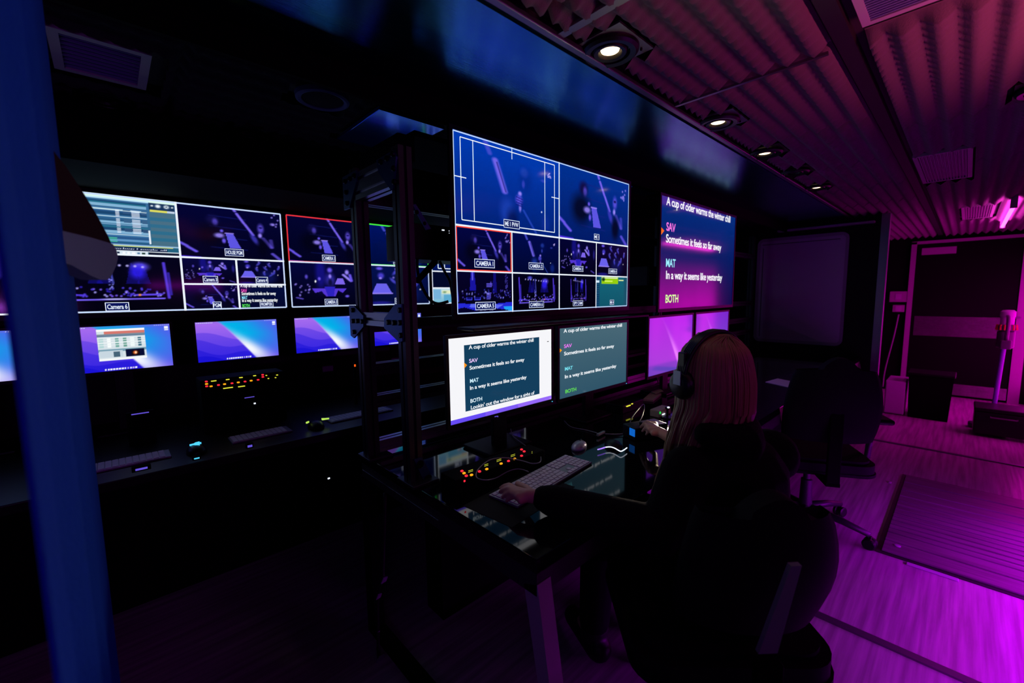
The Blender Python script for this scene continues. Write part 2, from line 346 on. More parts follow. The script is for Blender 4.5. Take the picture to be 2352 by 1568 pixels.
def img_wallpaper(c, mag=False):
    c.fill((0, 0, 0)); U, V = c.U, c.V; m = c.ins()
    bnd = .24+.46*(1-V)**.85
    right = np.clip((U-bnd)*26, 0, 1)
    def col(*k): return np.array(k, float)
    t = np.clip(V, 0, 1)[..., None]; u = np.clip(U, 0, 1)[..., None]
    if not mag:
        L = col(96, 66, 240)*(1-t)+col(168, 108, 238)*t
        cy = np.clip(V*1.5, 0, 1)*np.exp(-(np.clip(U-bnd-.12, 0, 1)/.42)**2); cy = np.clip(cy, 0, 1)[..., None]
        Rr = col(98, 78, 236)*(1-cy)+col(0, 176, 232)*cy
    else:
        L = col(92, 66, 186)*(1-t)+col(120, 44, 200)*t
        Rr = (col(116, 76, 200)*(1-t)+col(120, 40, 206)*t)
    a = L*(1-right[..., None])+Rr*right[..., None]
    for k, (b0, am, ph, sh) in enumerate(((.72, .05, .4, .90), (.52, .06, 1.6, .86), (.30, .07, 2.6, .80), (.12, .06, .5, .78))):
        wv = b0+am*np.sin(U*9+ph)-.30*U
        k2 = (np.clip((wv-V)*60, 0, 1)*(1-right))[..., None]*(0 if mag else 1); a = a*(1-k2)+a*np.array([sh*.86, sh*.86, .97])*k2
    d = U-bnd-.01-.03*np.clip(1-V, 0, 1); gw = (.05+.14*(1-V)) if not mag else (.02+.07*(1-V))
    g = np.exp(-(d/gw)**2)*np.exp(-((V-.26)/.42)**2)*np.clip((U-bnd)*40+.6, 0, 1)
    g = g[..., None]; wc = col(250, 252, 255) if not mag else col(215, 150, 240)
    a = a*(1-g*(.98 if not mag else .75))+wc*g*(.98 if not mag else .75)
    c.a[m] = a[m]
    if not mag:
        c.rect(0, .955, 1, 1, (120, 110, 225), .35)
        for i in range(9): c.rect(.01+.022*i, .97, .025+.022*i, .985, (235, 235, 255))
        for i in range(8): c.rect(.84+.02*i, .97, .852+.02*i, .985, (235, 235, 255))
        for v in (.93, .90, .86): c.rect(.945, v-.016, .985, v+.01, (240, 244, 255))
        for i in range(12): c.rect(.33+.026*i, .02, .348+.026*i, .055, (242, 244, 255) if i not in (8, 10) else (190, 170, 240))
def img_window(c):
    c.fill((214, 226, 232)); c.rect(0, .94, 1, 1, (250, 250, 250)); c.rect(.16, .84, 1, .94, (214, 120, 110)); c.rect(0, .80, 1, .84, (120, 140, 155)); c.rect(0, .76, 1, .80, (90, 120, 150))
    for i in range(6):
        c.rect(.04+.16*i, .42, .12+.16*i, .72, [(180, 215, 215), (250, 255, 255), (120, 175, 165), (110, 165, 150), (240, 250, 250), (70, 120, 140)][i])
    for v in (.70, .64, .56, .48): c.rect(0, v, 1, v+.018, (236, 244, 246))
    c.rect(0, .28, 1, .36, (120, 160, 180)); c.rect(.02, .1, .5, .3, (200, 215, 225)); c.rect(.3, .1, .44, .28, (70, 100, 120)); c.rect(.56, .08, .96, .32, (6, 12, 50)); c.rect(.67, .12, .86, .28, (20, 10, 14)); c.blob(.76, .2, .05, .06, (255, 120, 50)); c.blob(.77, .2, .02, .04, (255, 240, 200)); c.rect(0, .0, 1, .07, (246, 248, 250))

class Screen:
    """a display seen from the operator's side; picture faces -Y. local x right, z up from the lower left corner of the picture"""
    def __init__(s, name, label, cat, x0, z0, wd, ht, Y, nx, ny, bezel=.014, depth=.05, group=None, bg=(0, 0, 0), stand=None):
        s.w, s.h = wd, ht; s.t = thing(name, label, cat, (x0, Y, z0), 0, group)
        b = bezel; h = MB(); h.box((-b, .0, -b*1.3), (wd+b, .012, ht+b), bev=.003)
        h.box((wd*.06, .010, ht*.06), (wd*.94, depth, ht*.94), bev=.01); h.build('housing', 'bezel', s.t)
        f = MB(); e = .0035
        for q in (((-b, -e, -b*1.3), (wd+b, .002, 0)), ((-b, -e, ht), (wd+b, .002, ht+b)), ((-b, -e, 0), (0, .002, ht)), ((wd, -e, 0), (wd+b, .002, ht))): f.box(*q)
        f.build('bezel', 'bezel', s.t)
        s.c = Can(nx, ny, bg); s.g = MB()
    def px(s, u, v, d=0): return (u*s.w, -.0010-d, v*s.h)
    def bar(s, u0, v0, u1, v1, col, d=0):
        s.g.add([s.px(u0, v0, d), s.px(u1, v0, d), s.px(u1, v1, d), s.px(u0, v1, d)], [(0, 1, 2, 3)], col)
    def line(s, u0, v0, u1, v1, t, col):
        """t thickness in metres"""
        if abs(u1-u0) > abs(v1-v0): s.bar(u0, v0-t/2/s.h, u1, v0+t/2/s.h, col)
        else: s.bar(u0-t/2/s.w, v0, u0+t/2/s.w, v1, col)
    def rectl(s, u0, v0, u1, v1, t, col):
        s.line(u0, v0, u1, v0, t, col); s.line(u0, v1, u1, v1, t, col); s.line(u0, v0, u0, v1, t, col); s.line(u1, v0, u1, v1, t, col)
    def text(s, txt, u, v, size, col, width=None, center=False, d=.0005):
        vs, fs, x0, x1 = glyphs(txt); k = size
        kx = (width*s.w/(x1-x0)) if width else k*.9
        ox = u*s.w-(x0*kx)-(((x1-x0)*kx/2) if center else 0)
        s.g.add([(ox+p[0]*kx, -.0010-d, v*s.h+p[1]*k) for p in vs], fs, col)
    def label(s, txt, u, v, size, wid, col=(225, 235, 255), back=(10, 20, 90)):
        wid *= .9; hh = size*1.02/s.h; s.bar(u-wid/2, v-hh/2, u+wid/2, v+hh/2, back, .0002)
        t = size*.075
        for q in ((u-wid/2, v-hh/2, u+wid/2, v-hh/2+t/s.h), (u-wid/2, v+hh/2-t/s.h, u+wid/2, v+hh/2), (u-wid/2, v-hh/2, u-wid/2+t/s.w, v+hh/2), (u+wid/2-t/s.w, v-hh/2, u+wid/2, v+hh/2)): s.bar(*q, col, .0004)
        s.text(txt, u, v-size*.26/s.h, size*.76, col, width=wid*.84, center=True, d=.0006)
    def done(s, power_led=None):
        nx, ny = s.c.nx, s.c.ny; g = np.indices((ny, nx)); vs = np.zeros((ny*nx, 3))
        vs[:, 0] = (g[1].ravel()/(nx-1))*s.w; vs[:, 1] = -.0006; vs[:, 2] = (g[0].ravel()/(ny-1))*s.h
        i = np.arange(ny*nx).reshape(ny, nx); q = np.stack([i[:-1, :-1], i[:-1, 1:], i[1:, 1:], i[1:, :-1]], -1).reshape(-1, 4)
        me = bpy.data.meshes.new('screen'); me.vertices.add(len(vs)); me.vertices.foreach_set('co', vs.ravel())
        me.loops.add(q.size); me.loops.foreach_set('vertex_index', q.ravel()); me.polygons.add(len(q)); me.polygons.foreach_set('loop_start', np.arange(0, q.size, 4)); me.update(calc_edges=True)
        ca = me.color_attributes.new('picture', 'FLOAT_COLOR', 'POINT'); a = np.ones((len(vs), 4)); a[:, :3] = lin(np.clip(s.c.a, 0, 255).reshape(-1, 3)); ca.data.foreach_set('color', a.ravel())
        me.materials.append(M['screen']); o = bpy.data.objects.new('screen', me); C.objects.link(o); o.parent = s.t
        if s.g.v: s.g.build('screen_graphics', 'screen', o, color=True)
        if power_led:
            MB().ball((power_led[0]*s.w, -.006, power_led[1]*s.h), .0022, 8).build('power_light', power_led[2], s.t)
        return s.t
# wall wide light panel: brighter at its foot, in soft upright streaks
m = bpy.data.materials.new('magenta_light_panel'); m.use_nodes = True; nt = m.node_tree; b = nt.nodes['Principled BSDF']; b.inputs['Base Color'].default_value = (.02, .02, .02, 1)
tc = nt.nodes.new('ShaderNodeTexCoord'); mp = nt.nodes.new('ShaderNodeMapping'); mp.inputs['Scale'].default_value = (5, 1, .35); n = nt.nodes.new('ShaderNodeTexNoise'); n.inputs['Scale'].default_value = 2
sx = nt.nodes.new('ShaderNodeSeparateXYZ'); mr = nt.nodes.new('ShaderNodeMapRange'); mr.inputs[1].default_value = 1.05; mr.inputs[2].default_value = 1.7; mr.inputs[3].default_value = 1.2; mr.inputs[4].default_value = .05
mu = nt.nodes.new('ShaderNodeMath'); mu.operation = 'MULTIPLY'; mu2 = nt.nodes.new('ShaderNodeMath'); mu2.operation = 'MULTIPLY'; mu2.inputs[1].default_value = 2*L_PASS
nt.links.new(tc.outputs['Object'], mp.inputs[0]); nt.links.new(mp.outputs[0], n.inputs['Vector']); nt.links.new(tc.outputs['Object'], sx.inputs[0]); nt.links.new(sx.outputs['Z'], mr.inputs[0])
nt.links.new(n.outputs['Fac'], mu.inputs[0]); nt.links.new(mr.outputs[0], mu.inputs[1]); nt.links.new(mu.outputs[0], mu2.inputs[0]); nt.links.new(mu2.outputs[0], b.inputs['Emission Strength'])
b.inputs['Emission Color'].default_value = (1, .0, .72, 1); M['light_panel'] = m
WHT = (236, 244, 255)
# ================================================================== the setting
YS = 2.6; YM = 1.2; ZD = .75; ZC = 2.06
def struct(o): o['kind'] = 'structure'; return o
b = MB(); b.box((-2.2, -.62, -.06), (8.0, 2.9, 0)); floor = struct(b.build('floor', 'floor_wood'))
for x, wd in ((2.04, .035), (4.955, .03)):
    b = MB(); b.prism([(-.62, 0), (-.62, .004), (-.615, .008), (.5, .008), (.5, 0)], 0, x, x+wd); b.box((x+wd, -.62, 0), (x+wd+.006, .5, .002))
    struct(b.build('trim_%d' % (1 if x < 3 else 2), 'trim_metal'))
# slatted floor hatch: long shallow boards with seams
hx0, hx1, hy0, hy1 = 2.80, 4.16, -.60, .235
t = thing('floor_hatch', 'slatted floor hatch panel with dark seams set in the purple lit floor', 'hatch', (hx0, hy0, 0))
b = MB(); b.box((0, 0, .0), (hx1-hx0, hy1-hy0, .004)); b.build('frame', 'dark_seam', t)
b = MB(); xs = [.02, .16, .27, .33, .39, .45, .51, .57, .63, .70, .78, .88, 1.0, 1.17, hx1-hx0-.02]
for i in range(len(xs)-1): b.box((xs[i]+.007, .018, .003), (xs[i+1]-.007, hy1-hy0-.02, .012), bev=.003)
b.build('slats', 'hatch', t)
b = MB(); b.lathe([(0, 0), (.013, 0), (.013, .003), (.006, .004), (0, .004)], 16, (.12, hy1-hy0-.075, .012)); b.build('latch', 'white_frame', t)
b = MB(); b.box((-.035, hy1-hy0-.30, 0), (-.008, hy1-hy0-.12, .006), bev=.003); b.build('pull_tab', 'white_frame', t)
b = MB(); b.box((3.9, .275, 0), (3.93, .29, .006), bev=.003); tag(b.build('cable_clip', 'white_frame'), 'small white clip on the floor beside the far left corner of the hatch', 'clip')
# walls
struct(MB().box((-2.2, -.66, 0), (8.0, -.62, ZC)).build('wall_right', 'passage_wall'))
struct(MB().box((-2.24, -.66, 0), (-2.2, 2.94, ZC)).build('wall_back', 'black_wall'))
struct(MB().box((-2.2, 2.9, 0), (5.05, 2.94, ZC)).build('wall_left', 'black_wall'))
struct(MB().box((5.0, .56, 0), (5.05, 2.9, ZC)).build('wall_middle', 'black_wall'))
b = MB(); b.box((4.985, .503, 0), (5.055, .512, 2.02)); b.box((4.985, .512, 0), (4.992, .56, 2.02)); b.box((5.046, .512, 0), (5.055, .56, 2.02))
struct(b.build('trim_3', 'alu'))
struct(MB().box((5.05, .8, 0), (8.0, .84, ZC)).build('wall_passage', 'black_wall'))
struct(MB().box((7.72, -.62, 0), (7.78, .80, ZC)).build('wall_end', 'door_black'))
# end door
d = bpy.data.objects.new('door_1', None); C.objects.link(d); d.location = (7.7, 0, 0); struct(d)
b = MB(); b.box((-.02, -.405, .02), (.018, .49, 1.94), bev=.004); b.build('leaf', 'door_black', d)
b = MB(); b.box((-.035, .49, 0), (.018, .54, 1.97)); b.box((-.035, -.50, 0), (.018, -.41, 1.97)); b.box((-.035, -.50, 1.94), (.018, .54, 1.975)); b.build('frame', 'frame_grey', d)
b = MB(); b.box((-.026, -.40, .765), (-.02, .455, 1.015)); b.build('push_plate', 'steel', d)
b = MB(); b.box((-.026, -.40, .03), (-.02, .10, .17)); b.build('kick_plate', 'steel', d)
b = MB(); b.box((-.024, .13, 1.80), (-.02, .44, 1.885)); b.build('sign_plate', 'frame_grey', d)
b = MB(); b.tube([(-.02, -.30, 1.02), (-.07, -.30, 1.02), (-.07, -.44, 1.02)], .012, 8); b.build('handle', 'alu', d)
# ceiling with its foam lining
ceil = struct(MB().box((-2.2, -.62, ZC), (8.0, 2.9, ZC+.05)).build('ceiling', 'ceiling_panel'))
def foam(x0, x1, y0, y1, holes, name='foam_lining', px=.046, py=.0665, nx=4, ny=6, A=.032, tile=.72, off=0, m='foam'):
    dx, dy = px/nx, py/ny; NX = int((x1-x0)/dx)+1; NY = int((y1-y0)/dy)+1
    X = x0+np.arange(NX)*dx; Y = y0+np.arange(NY)*dy; XX, YY = np.meshgrid(X, Y, indexing='ij')
    ty = 1-np.abs(((YY-y0)/py) % 1*2-1); tx = 1-np.abs((XX/px+.0) % 1*2-1)
    hgt = A*(ty**.9)*(.50+.50*tx)+.018
    # tile ends: the foam stops short, a narrow dark joint
    ph = (XX-off) % tile
    j = np.minimum(ph, tile-ph); hgt = np.where(j < dx*.75, .002, hgt)
    hgt[:, 0] = .002; hgt[:, -1] = .002; hgt[0] = .002; hgt[-1] = .002
    Z = ZC-hgt; vs = np.stack([XX, YY, Z], -1).reshape(-1, 3)
    i = np.arange(NX*NY).reshape(NX, NY); q = np.stack([i[:-1, :-1], i[1:, :-1], i[1:, 1:], i[:-1, 1:]], -1)
    cxm = (XX[:-1, :-1]+XX[1:, 1:])/2; cym = (YY[:-1, :-1]+YY[1:, 1:])/2; keep = np.ones(cxm.shape, bool)
    for a, bb, c_, d_ in holes: keep &= ~((cxm > a) & (cxm < bb) & (cym > c_) & (cym < d_))
    q = q[keep][:, ::-1]
    me = bpy.data.meshes.new(name); me.vertices.add(len(vs)); me.vertices.foreach_set('co', vs.ravel())
    me.loops.add(q.size); me.loops.foreach_set('vertex_index', q.ravel()); me.polygons.add(len(q)); me.polygons.foreach_set('loop_start', np.arange(0, q.size, 4)); me.update(calc_edges=True)
    me.materials.append(M[m]); o = bpy.data.objects.new(name, me); C.objects.link(o); o.parent = ceil; return o
LX = [1.079, 1.831, 2.40, 2.90, 3.43]
holes = [(x-.10, x+.10, .635, .79) for x in LX]+[(.9, 1.56, -.62, .25), (3.05, 3.92, .02, .26), (5.2, 6.2, -.13, .10), (2.28, 2.48, -.23, -.05)]
foam(.60, 7.68, .315, .765, [h for h in holes if h[2] > .3 or h[0] > 8], tile=.715, off=1.55)
foam(.60, 7.68, -.60, .25, [h for h in holes if h[2] < .3], tile=.93, off=1.56)
farholes = [(-.10, .18, 1.58, 1.92), (.48, .70, 1.47, 1.68), (.73, 1.12, 1.48, 1.95), (2.4, 2.9, 1.48, 1.95)]
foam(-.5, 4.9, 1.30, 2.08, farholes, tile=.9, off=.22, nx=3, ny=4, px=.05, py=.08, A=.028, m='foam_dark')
# soffit over the console, its edge trim, and the fascia over the far screens
struct(MB().box((-2.2, .805, 2.012), (5.0, 1.262, ZC-.001)).build('trim_4', 'soffit_wood'))
struct(MB().box((-2.2, 1.262, 1.936), (5.0, 1.275, ZC-.001)).build('trim_10', 'black_matte'))  # lip added to keep far display reflections off the soffit
b = MB(); b.box((-2.2, .776, 2.016), (5.0, .798, 2.03), bev=.003); b.box((-2.2, .798, 2.026), (5.0, .805, ZC-.001)); struct(b.build('trim_5', 'trim_metal'))
struct(MB().box((-2.2, 2.12, 1.83), (5.0, 2.89, ZC-.001)).build('trim_6', 'black_matte'))
# dark groove beam along the ceiling
b = MB(); b.box((.6, .262, 2.035), (7.7, .302, ZC-.001)); struct(b.build('trim_7', 'dark_seam'))
# cross joint strips seen as pale battens
b = MB(); b.box((1.548, .32, 2.022), (1.560, .80, 2.030)); b.box((.905, .55, 2.022), (.93, .80, 2.030)); struct(b.build('trim_8', 'trim_metal'))

# ------------------------------------------------------------------ ceiling lights
def downlight(x, y, lit, plate, label, group=None):
    t = thing('ceiling_downlight', label, 'light', (x, y, 2.03), 0, group)
    if plate:
        b = MB(); b.prism([(-.085, -.085), (.085, -.085), (.085, .078), (-.085, .078)], 2, 0, .006); b.build('plate', 'trim_metal', t)
    else:
        b = MB(); b.box((-.085, -.085, .004), (.085, .078, .02)); b.build('plate', 'dark_seam', t)
    b = MB(); b.lathe([(.052, .0), (.055, -.012), (.070, -.014), (.078, -.008), (.079, .0), (.052, .0)], 40, cap=False); o = b.build('outer_ring', 'black_plastic', t); smooth_by_angle(o)
    b = MB(); b.lathe([(.029, .0), (.033, -.010), (.044, -.012), (.050, -.004), (.050, .0), (.029, .0)], 40, cap=False); o = b.build('inner_ring', 'black_plastic', t); smooth_by_angle(o)
    b = MB(); b.lathe([(.0, -.006), (.016, -.0055), (.025, -.003), (.027, .002), (0, .002)], 28); b.build('bulb', 'bulb' if lit else 'black_plastic', t)
    b = MB(); b.ball((.085*.7, -.062, -.003), .004, 8); b.build('screw', 'bolt', t)
    if lit:
        l = bpy.data.lights.new('downlight_glow', 'SPOT'); l.energy = L_SPOT; l.color = (1, .78, .52); l.spot_size = 1.5; l.spot_blend = .8; l.shadow_soft_size = .025
        o = bpy.data.objects.new('downlight_glow', l); C.objects.link(o); o.parent = t; o.location = (0, 0, -.014)
wh = ['nearest of the lit row', 'second one, on a pale square plate', 'third one, in a dark plate', 'fourth one, not lit', 'farthest one, lit']
for i, x in enumerate(LX):
    downlight(x, .733-.002*i, i != 3, i < 2, 'round black downlight by the soffit, '+wh[i], 'downlights beside the soffit')
downlight(2.38, -.14, False, False, 'unlit round downlight in the ceiling at the right edge of the photo', 'downlights beside the soffit')
for px_, py_, s in ((240, 215, 'left of the three unlit lights over the far console'), (570, 290, 'middle of the three unlit lights over the far console'), (800, 345, 'right of the three unlit lights over the far console')):
    p = onz(px_, py_, 2.045); downlight(p.x, p.y, False, False, 'dark downlight, '+s, 'unlit downlights over the far console')
# vents, speaker and glossy ceiling panels
def grille(x0, x1, y0, y1, label, n, along='x', m='white_frame', fr=.018, z=2.03):
    t = thing('ceiling_vent', label, 'vent', (x0, y0, z)); W, D = x1-x0, y1-y0
    b = MB(); b.box((0, 0, 0), (W, fr, .016)); b.box((0, D-fr, 0), (W, D, .016)); b.box((0, fr, 0), (fr, D-fr, .016)); b.box((W-fr, fr, 0), (W, D-fr, .016)); b.build('frame', m, t)
    b = MB(); b.box((fr, fr, .012), (W-fr, D-fr, .018))
    for i in range(n):
        if along == 'x': q = fr+(D-2*fr)*(i+.5)/n; b.box((fr, q-.002, .002), (W-fr, q+.002, .012))
        else: q = fr+(W-2*fr)*(i+.5)/n; b.box((q-.002, fr, .002), (q+.002, D-fr, .012))
    b.build('louvres', 'cloth_grey' if m != 'frame_grey' else 'frame_grey', t); return t
grille(.98, 1.485, -.12, .235, 'pale slatted ceiling vent at the top edge, nearest to the camera', 40, 'y')
grille(3.09, 3.88, .03, .245, 'flat pale ceiling panel halfway down the foam ceiling', 14, 'x', 'frame_grey')
grille(5.25, 6.15, -.11, .085, 'pink lit ceiling vent beside the magenta tube in the passage', 10, 'x', 'frame_grey')
grille(-.06, .145, 1.615, 1.885, 'white framed ceiling vent in the dark above the far left screen', 9, 'x', 'white_frame', .022)
t = thing('ceiling_speaker', 'round pale grille speaker in the dark ceiling left of the blue panel', 'speaker', (.595, 1.572, 2.03))
b = MB(); b.lathe([(.068, .01), (.068, -.004), (.078, -.008), (.086, -.004), (.088, .01)], 40); smooth_by_angle(b.build('rim', 'cloth_grey', t))
b = MB(); b.lathe([(0, -.006), (.040, -.004), (.068, .0), (.068, .01), (0, .01)], 40); smooth_by_angle(b.build('grille', 'foam_dark', t))
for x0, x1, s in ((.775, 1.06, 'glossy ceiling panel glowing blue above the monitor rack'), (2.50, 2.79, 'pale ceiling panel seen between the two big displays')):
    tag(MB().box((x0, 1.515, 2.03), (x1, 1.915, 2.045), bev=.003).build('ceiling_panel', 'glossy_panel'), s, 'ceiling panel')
# magenta tube on the passage ceiling and the bar lights, some added as fill, of the right hand wall
t = thing('tube_light', 'bright magenta tube light on the ceiling of the far passage', 'light', (4.95, -.19, 1.962))
b = MB(); b.tube([(0, 0, 0), (1.5, 0, 0)], .013, 12); b.build('tube', 'tube_magenta', t)
o = area('tube_glow', (.75, 0, .0145), (math.pi, 0, 0), 1.45, .022, (1, .05, .70), 6.0, 175); o.parent = t
for x in (-.03, 1.5): MB().box((x, -.018, -.015), (x+.03, .018, .08)).build('end_bracket', 'frame_grey', t)
def bar_light(x, y, z, ln, col, power, label, ang, m='bar_magenta'):
    """wall bar; ang = direction of its light, degrees from straight down towards the room"""
    t = thing('light_bar', label, 'light', (x, y, z))
    b = MB(); b.box((0, -.02, -.02), (ln, .0, .02), bev=.004); b.build('housing', 'black_plastic', t)
    b = MB(); b.box((.01, .0, -.012), (ln-.01, .004, .012)); b.build('diffuser', m, t)
    o = area('bar_glow', (ln/2, .012, 0), (math.radians(ang), 0, 0), ln, .03, col, power, 84 if z > 1.4 else 150); o.parent = t
bar_light(1.55, -.595, .26, 2.05, (.56, .0, 1.0), L_FLOOR, 'long violet light bar at the foot of the right wall beside the floor hatch', 40)
bar_light(.3, -.595, 1.5, 1.7, (1, .10, .28), L_REDFILL, 'dim red light bar high on the right wall', 148)  # unseen bar put in to redden the ceiling foam
bar_light(-1.7, -.595, 1.3, 1.4, (.5, .10, 1), L_FILL, 'violet light bar on the right wall behind the camera', 92)  # unseen bar added as violet ambient fill
# tall light panel on the passage wall, it colours the passage
t = thing('wall_light', 'magenta light panel covering the right wall of the far passage', 'light', (5.35, -.618, .15))
b = MB(); b.box((0, 0, 0), (2.3, .02, 1.78), bev=.004); b.build('housing', 'black_plastic', t)
b = MB(); b.box((.02, .02, .02), (2.28, .024, 1.76)); b.build('diffuser', 'light_panel', t)

# ------------------------------------------------------------------ near column and hanging cloth
t = thing('curtain', 'dark blue curtain hanging at the left edge of the photo', 'curtain', (0, 0, 0))
vs = []; NY_, NZ_ = 90, 24
for i in range(NY_+1):
    q = i/NY_; y = .405+(1.16-.405)*q
    for k in range(NZ_+1):
        zz = k/NZ_; x = -.041-.010*(1-zz)+.007*math.sin(q*26+.6*zz)*(1-.3*q)*math.sin(math.pi*min(1, q*1.2+.06)); vs.append((x, y, .02+zz*2.03))
fs = [(i*(NZ_+1)+k, (i+1)*(NZ_+1)+k, (i+1)*(NZ_+1)+k+1, i*(NZ_+1)+k+1) for i in range(NY_) for k in range(NZ_)]
n_ = len(vs); vs2 = vs+[(x-.003, y, z) for x, y, z in vs]; fs2 = fs+[tuple(a+n_ for a in f[::-1]) for f in fs]
for k in range(NZ_): fs2.append((k, k+1, n_+k+1, n_+k)); a = NY_*(NZ_+1)+k; fs2.append((a, n_+a, n_+a+1, a+1))
MB().add(vs2, fs2).build('fabric', 'column_blue', t, smooth=True)
b = MB(); b.box((-.06, .39, 2.045), (-.03, 1.19, ZC-.001)); b.build('rail', 'trim_metal', t)
YH = 1.10
t = thing('hanging_cloth', 'dark maroon cloth with a grey lower band hanging at the blue curtain', 'cloth', ony(190, 520, YH))
def cl(pts, k0, k1):
    """the cloth hangs in an upright plane turned towards the screens"""
    b = MB(); nrm = Vector((.9, -.43, 0)); P = []
    for x, y in pts:
        r = Vector(ray(x, y)); t_ = nrm.dot(Vector((-.03, 1.0, 0)))/nrm.dot(Vector((r.x, r.y, 0))); P.append(Vector((r.x*t_, r.y*t_, EYE+r.z*t_))-t.location)
    n = len(P); b.add([p-nrm*k0 for p in P]+[p-nrm*k1 for p in P], [tuple(range(n))[::-1], tuple(range(n, 2*n))]+[(i, (i+1) % n, n+(i+1) % n, n+i) for i in range(n)]); return b
o = cl([(122, 345), (150, 380), (190, 440), (222, 492), (250, 545), (256, 560), (205, 545), (140, 530), (120, 520)], .0, .024).build('upper_cloth', 'cloth_maroon', t)
o = cl([(120, 520), (140, 530), (205, 545), (256, 560), (265, 575), (268, 590), (264, 610), (253, 633), (243, 643), (228, 642), (200, 630), (160, 608), (120, 595)], -.002, .026).build('grey_band', 'cloth_grey', t)

# ------------------------------------------------------------------ console desk
t = thing('console_desk', 'long glossy black console desk under the near monitors with a slanted end leg', 'desk', (.66, .63, 0))
L = 4.985-.66
b = MB(); b.box((0, 0, .715), (L, .95, .75), bev=.003); b.build('worktop', 'desk_top', t)
b = MB(); b.box((0, .0, .66), (L, .03, .715)); b.box((0, .03, .66), (.035, .93, .715)); b.build('apron', 'desk_body', t)
b = MB(); b.tube([(-.002, .40, .690), (-.002, .92, .690)], .0012, 6); b.build('edge_strip', 'steel', t)
for x in (0, L-.06):
    b = MB(); b.prism([(-.002, .690), (.042, .672), (-.0, .45), (-.085, .0), (-.125, .0), (-.038, .46)], 0, x, x+.045); b.build('leg', 'leg_paint', t)
b = MB(); b.box((.25, .78, 0), (L, .90, .66)); b.build('modesty_panel', 'black_matte', t)
b = MB(); b.prism([(0.0, 0), (.95, 0), (.95, .66), (.90, .66), (.88, .05), (.0, .05)], 0, .0, .04); b.build('floor_rail', 'black_matte', t)
# far console
t = thing('far_console_desk', 'black console desk under the far row of computer screens', 'desk', (-1.6, 1.93, 0))
b = MB(); b.box((0, 0, .71), (6.4, .95, .745), bev=.004); b.build('worktop', 'black_plastic', t)
b = MB(); b.box((0, .5, 0), (6.4, .55, .71)); b.build('modesty_panel', 'black_matte', t)
for x in (.1, 3.2, 6.3): MB().box((x-.04, .05, 0), (x+.04, .85, .71)).build('leg', 'black_matte', t)

# ------------------------------------------------------------------ displays
def uvf(s, Y):
    def f(px, py): p = ony(px, py, Y); return ((p.x-s.t.location.x)/s.w, (p.z-s.t.location.z)/s.h)
    return f
# --- big multiview display
s = Screen('wall_display', 'big wall display with blue multiview grid of ten camera pictures above the white screen', 'display', .868, 1.287, 1.076, .610, YM, 420, 236)
U = uvf(s, YM); ux = lambda x, y: U(x, y)[0]; vy = lambda x, y: U(x, y)[1]
um = ux(1284, 560); u1 = ux(1176, 600); u3 = ux(1369, 620); v1 = .425; v2 = .213
v1 = (vy(1047, 515)+vy(1440, 566))/2; v2 = (vy(1050, 620)+vy(1440, 637))/2
img_close(s.c.cell(0, v1, um, 1), (0, 58, 182), (0, 32, 122)); img_two(s.c.cell(um, v1, 1, 1), (0, 48, 150), (0, 26, 104))
img_two(s.c.cell(0, v2, u1, v1), (2, 6, 66), (2, 2, 34)); img_close(s.c.cell(u1, v2, um, v1), (0, 10, 78), (0, 6, 48)); img_band(s.c.cell(um, v2, u3, v1), (3, 4, 50), (1, 2, 24)); img_crowd(s.c.cell(u3, v2, 1, v1))
img_stairs(s.c.cell(0, 0, u1, v2)); img_stage(s.c.cell(u1, 0, um, v2)); img_stage(s.c.cell(um, 0, u3, v2), .55); img_log(s.c.cell(u3, 0, 1, v2))
T = .0042
s.line(0, v1, 1, v1, T*1.5, WHT); s.line(0, v2, 1, v2, T*1.3, WHT); s.line(um, 0, um, 1, T*1.4, WHT); s.line(u1, 0, u1, v1, T*1.3, WHT); s.line(u3, 0, u3, v1, T*1.3, WHT)
s.rectl(.003, .005, .997, .995, T, (190, 215, 255)); s.rectl(.006, v2+.006, u1-.006, v1-.008, T, (255, 70, 50))
a = U(1056, 314); c_ = U(1275, 534); s.rectl(a[0], 1-(1-a[1]), ux(1273, 380), c_[1]+.0, T*.8, WHT)
a0, a1 = ux(1088, 450), ux(1251, 450); zt = a[1]
s.line(a0, c_[1], a0, zt, T*.8, WHT); s.line(a1, c_[1], a1, zt, T*.8, WHT)
s.line(um/2, .93, um/2, 1, T*.8, WHT); s.line(0, (1+v1)/2+.01, .05, (1+v1)/2+.01, T*.8, WHT); s.line(um-.045, (1+v1)/2+.01, um, (1+v1)/2+.01, T*.8, WHT)
for tx, p, sz, wd in (('ME 1 PVW', (1175, 515), .030, .085), ('ME 1', (1370, 544), .026, .042), ('CAMERA 1', (1113, 605), .030, .098), ('CAMERA 2', (1231, 611), .026, .088), ('CAMERA 3', (1327, 617), .024, .080), ('CAMERA 4', (1407, 623), .024, .076), ('CAMERA 5', (1115, 702), .028, .098), ('CAMERA 6', (1232, 699), .026, .090), ('SPY CAM', (1327, 696), .024, .074), ('ME 4', (1405, 694), .024, .036)):
    q = U(*p); s.label(tx, q[0], q[1], sz, wd)
s.done()
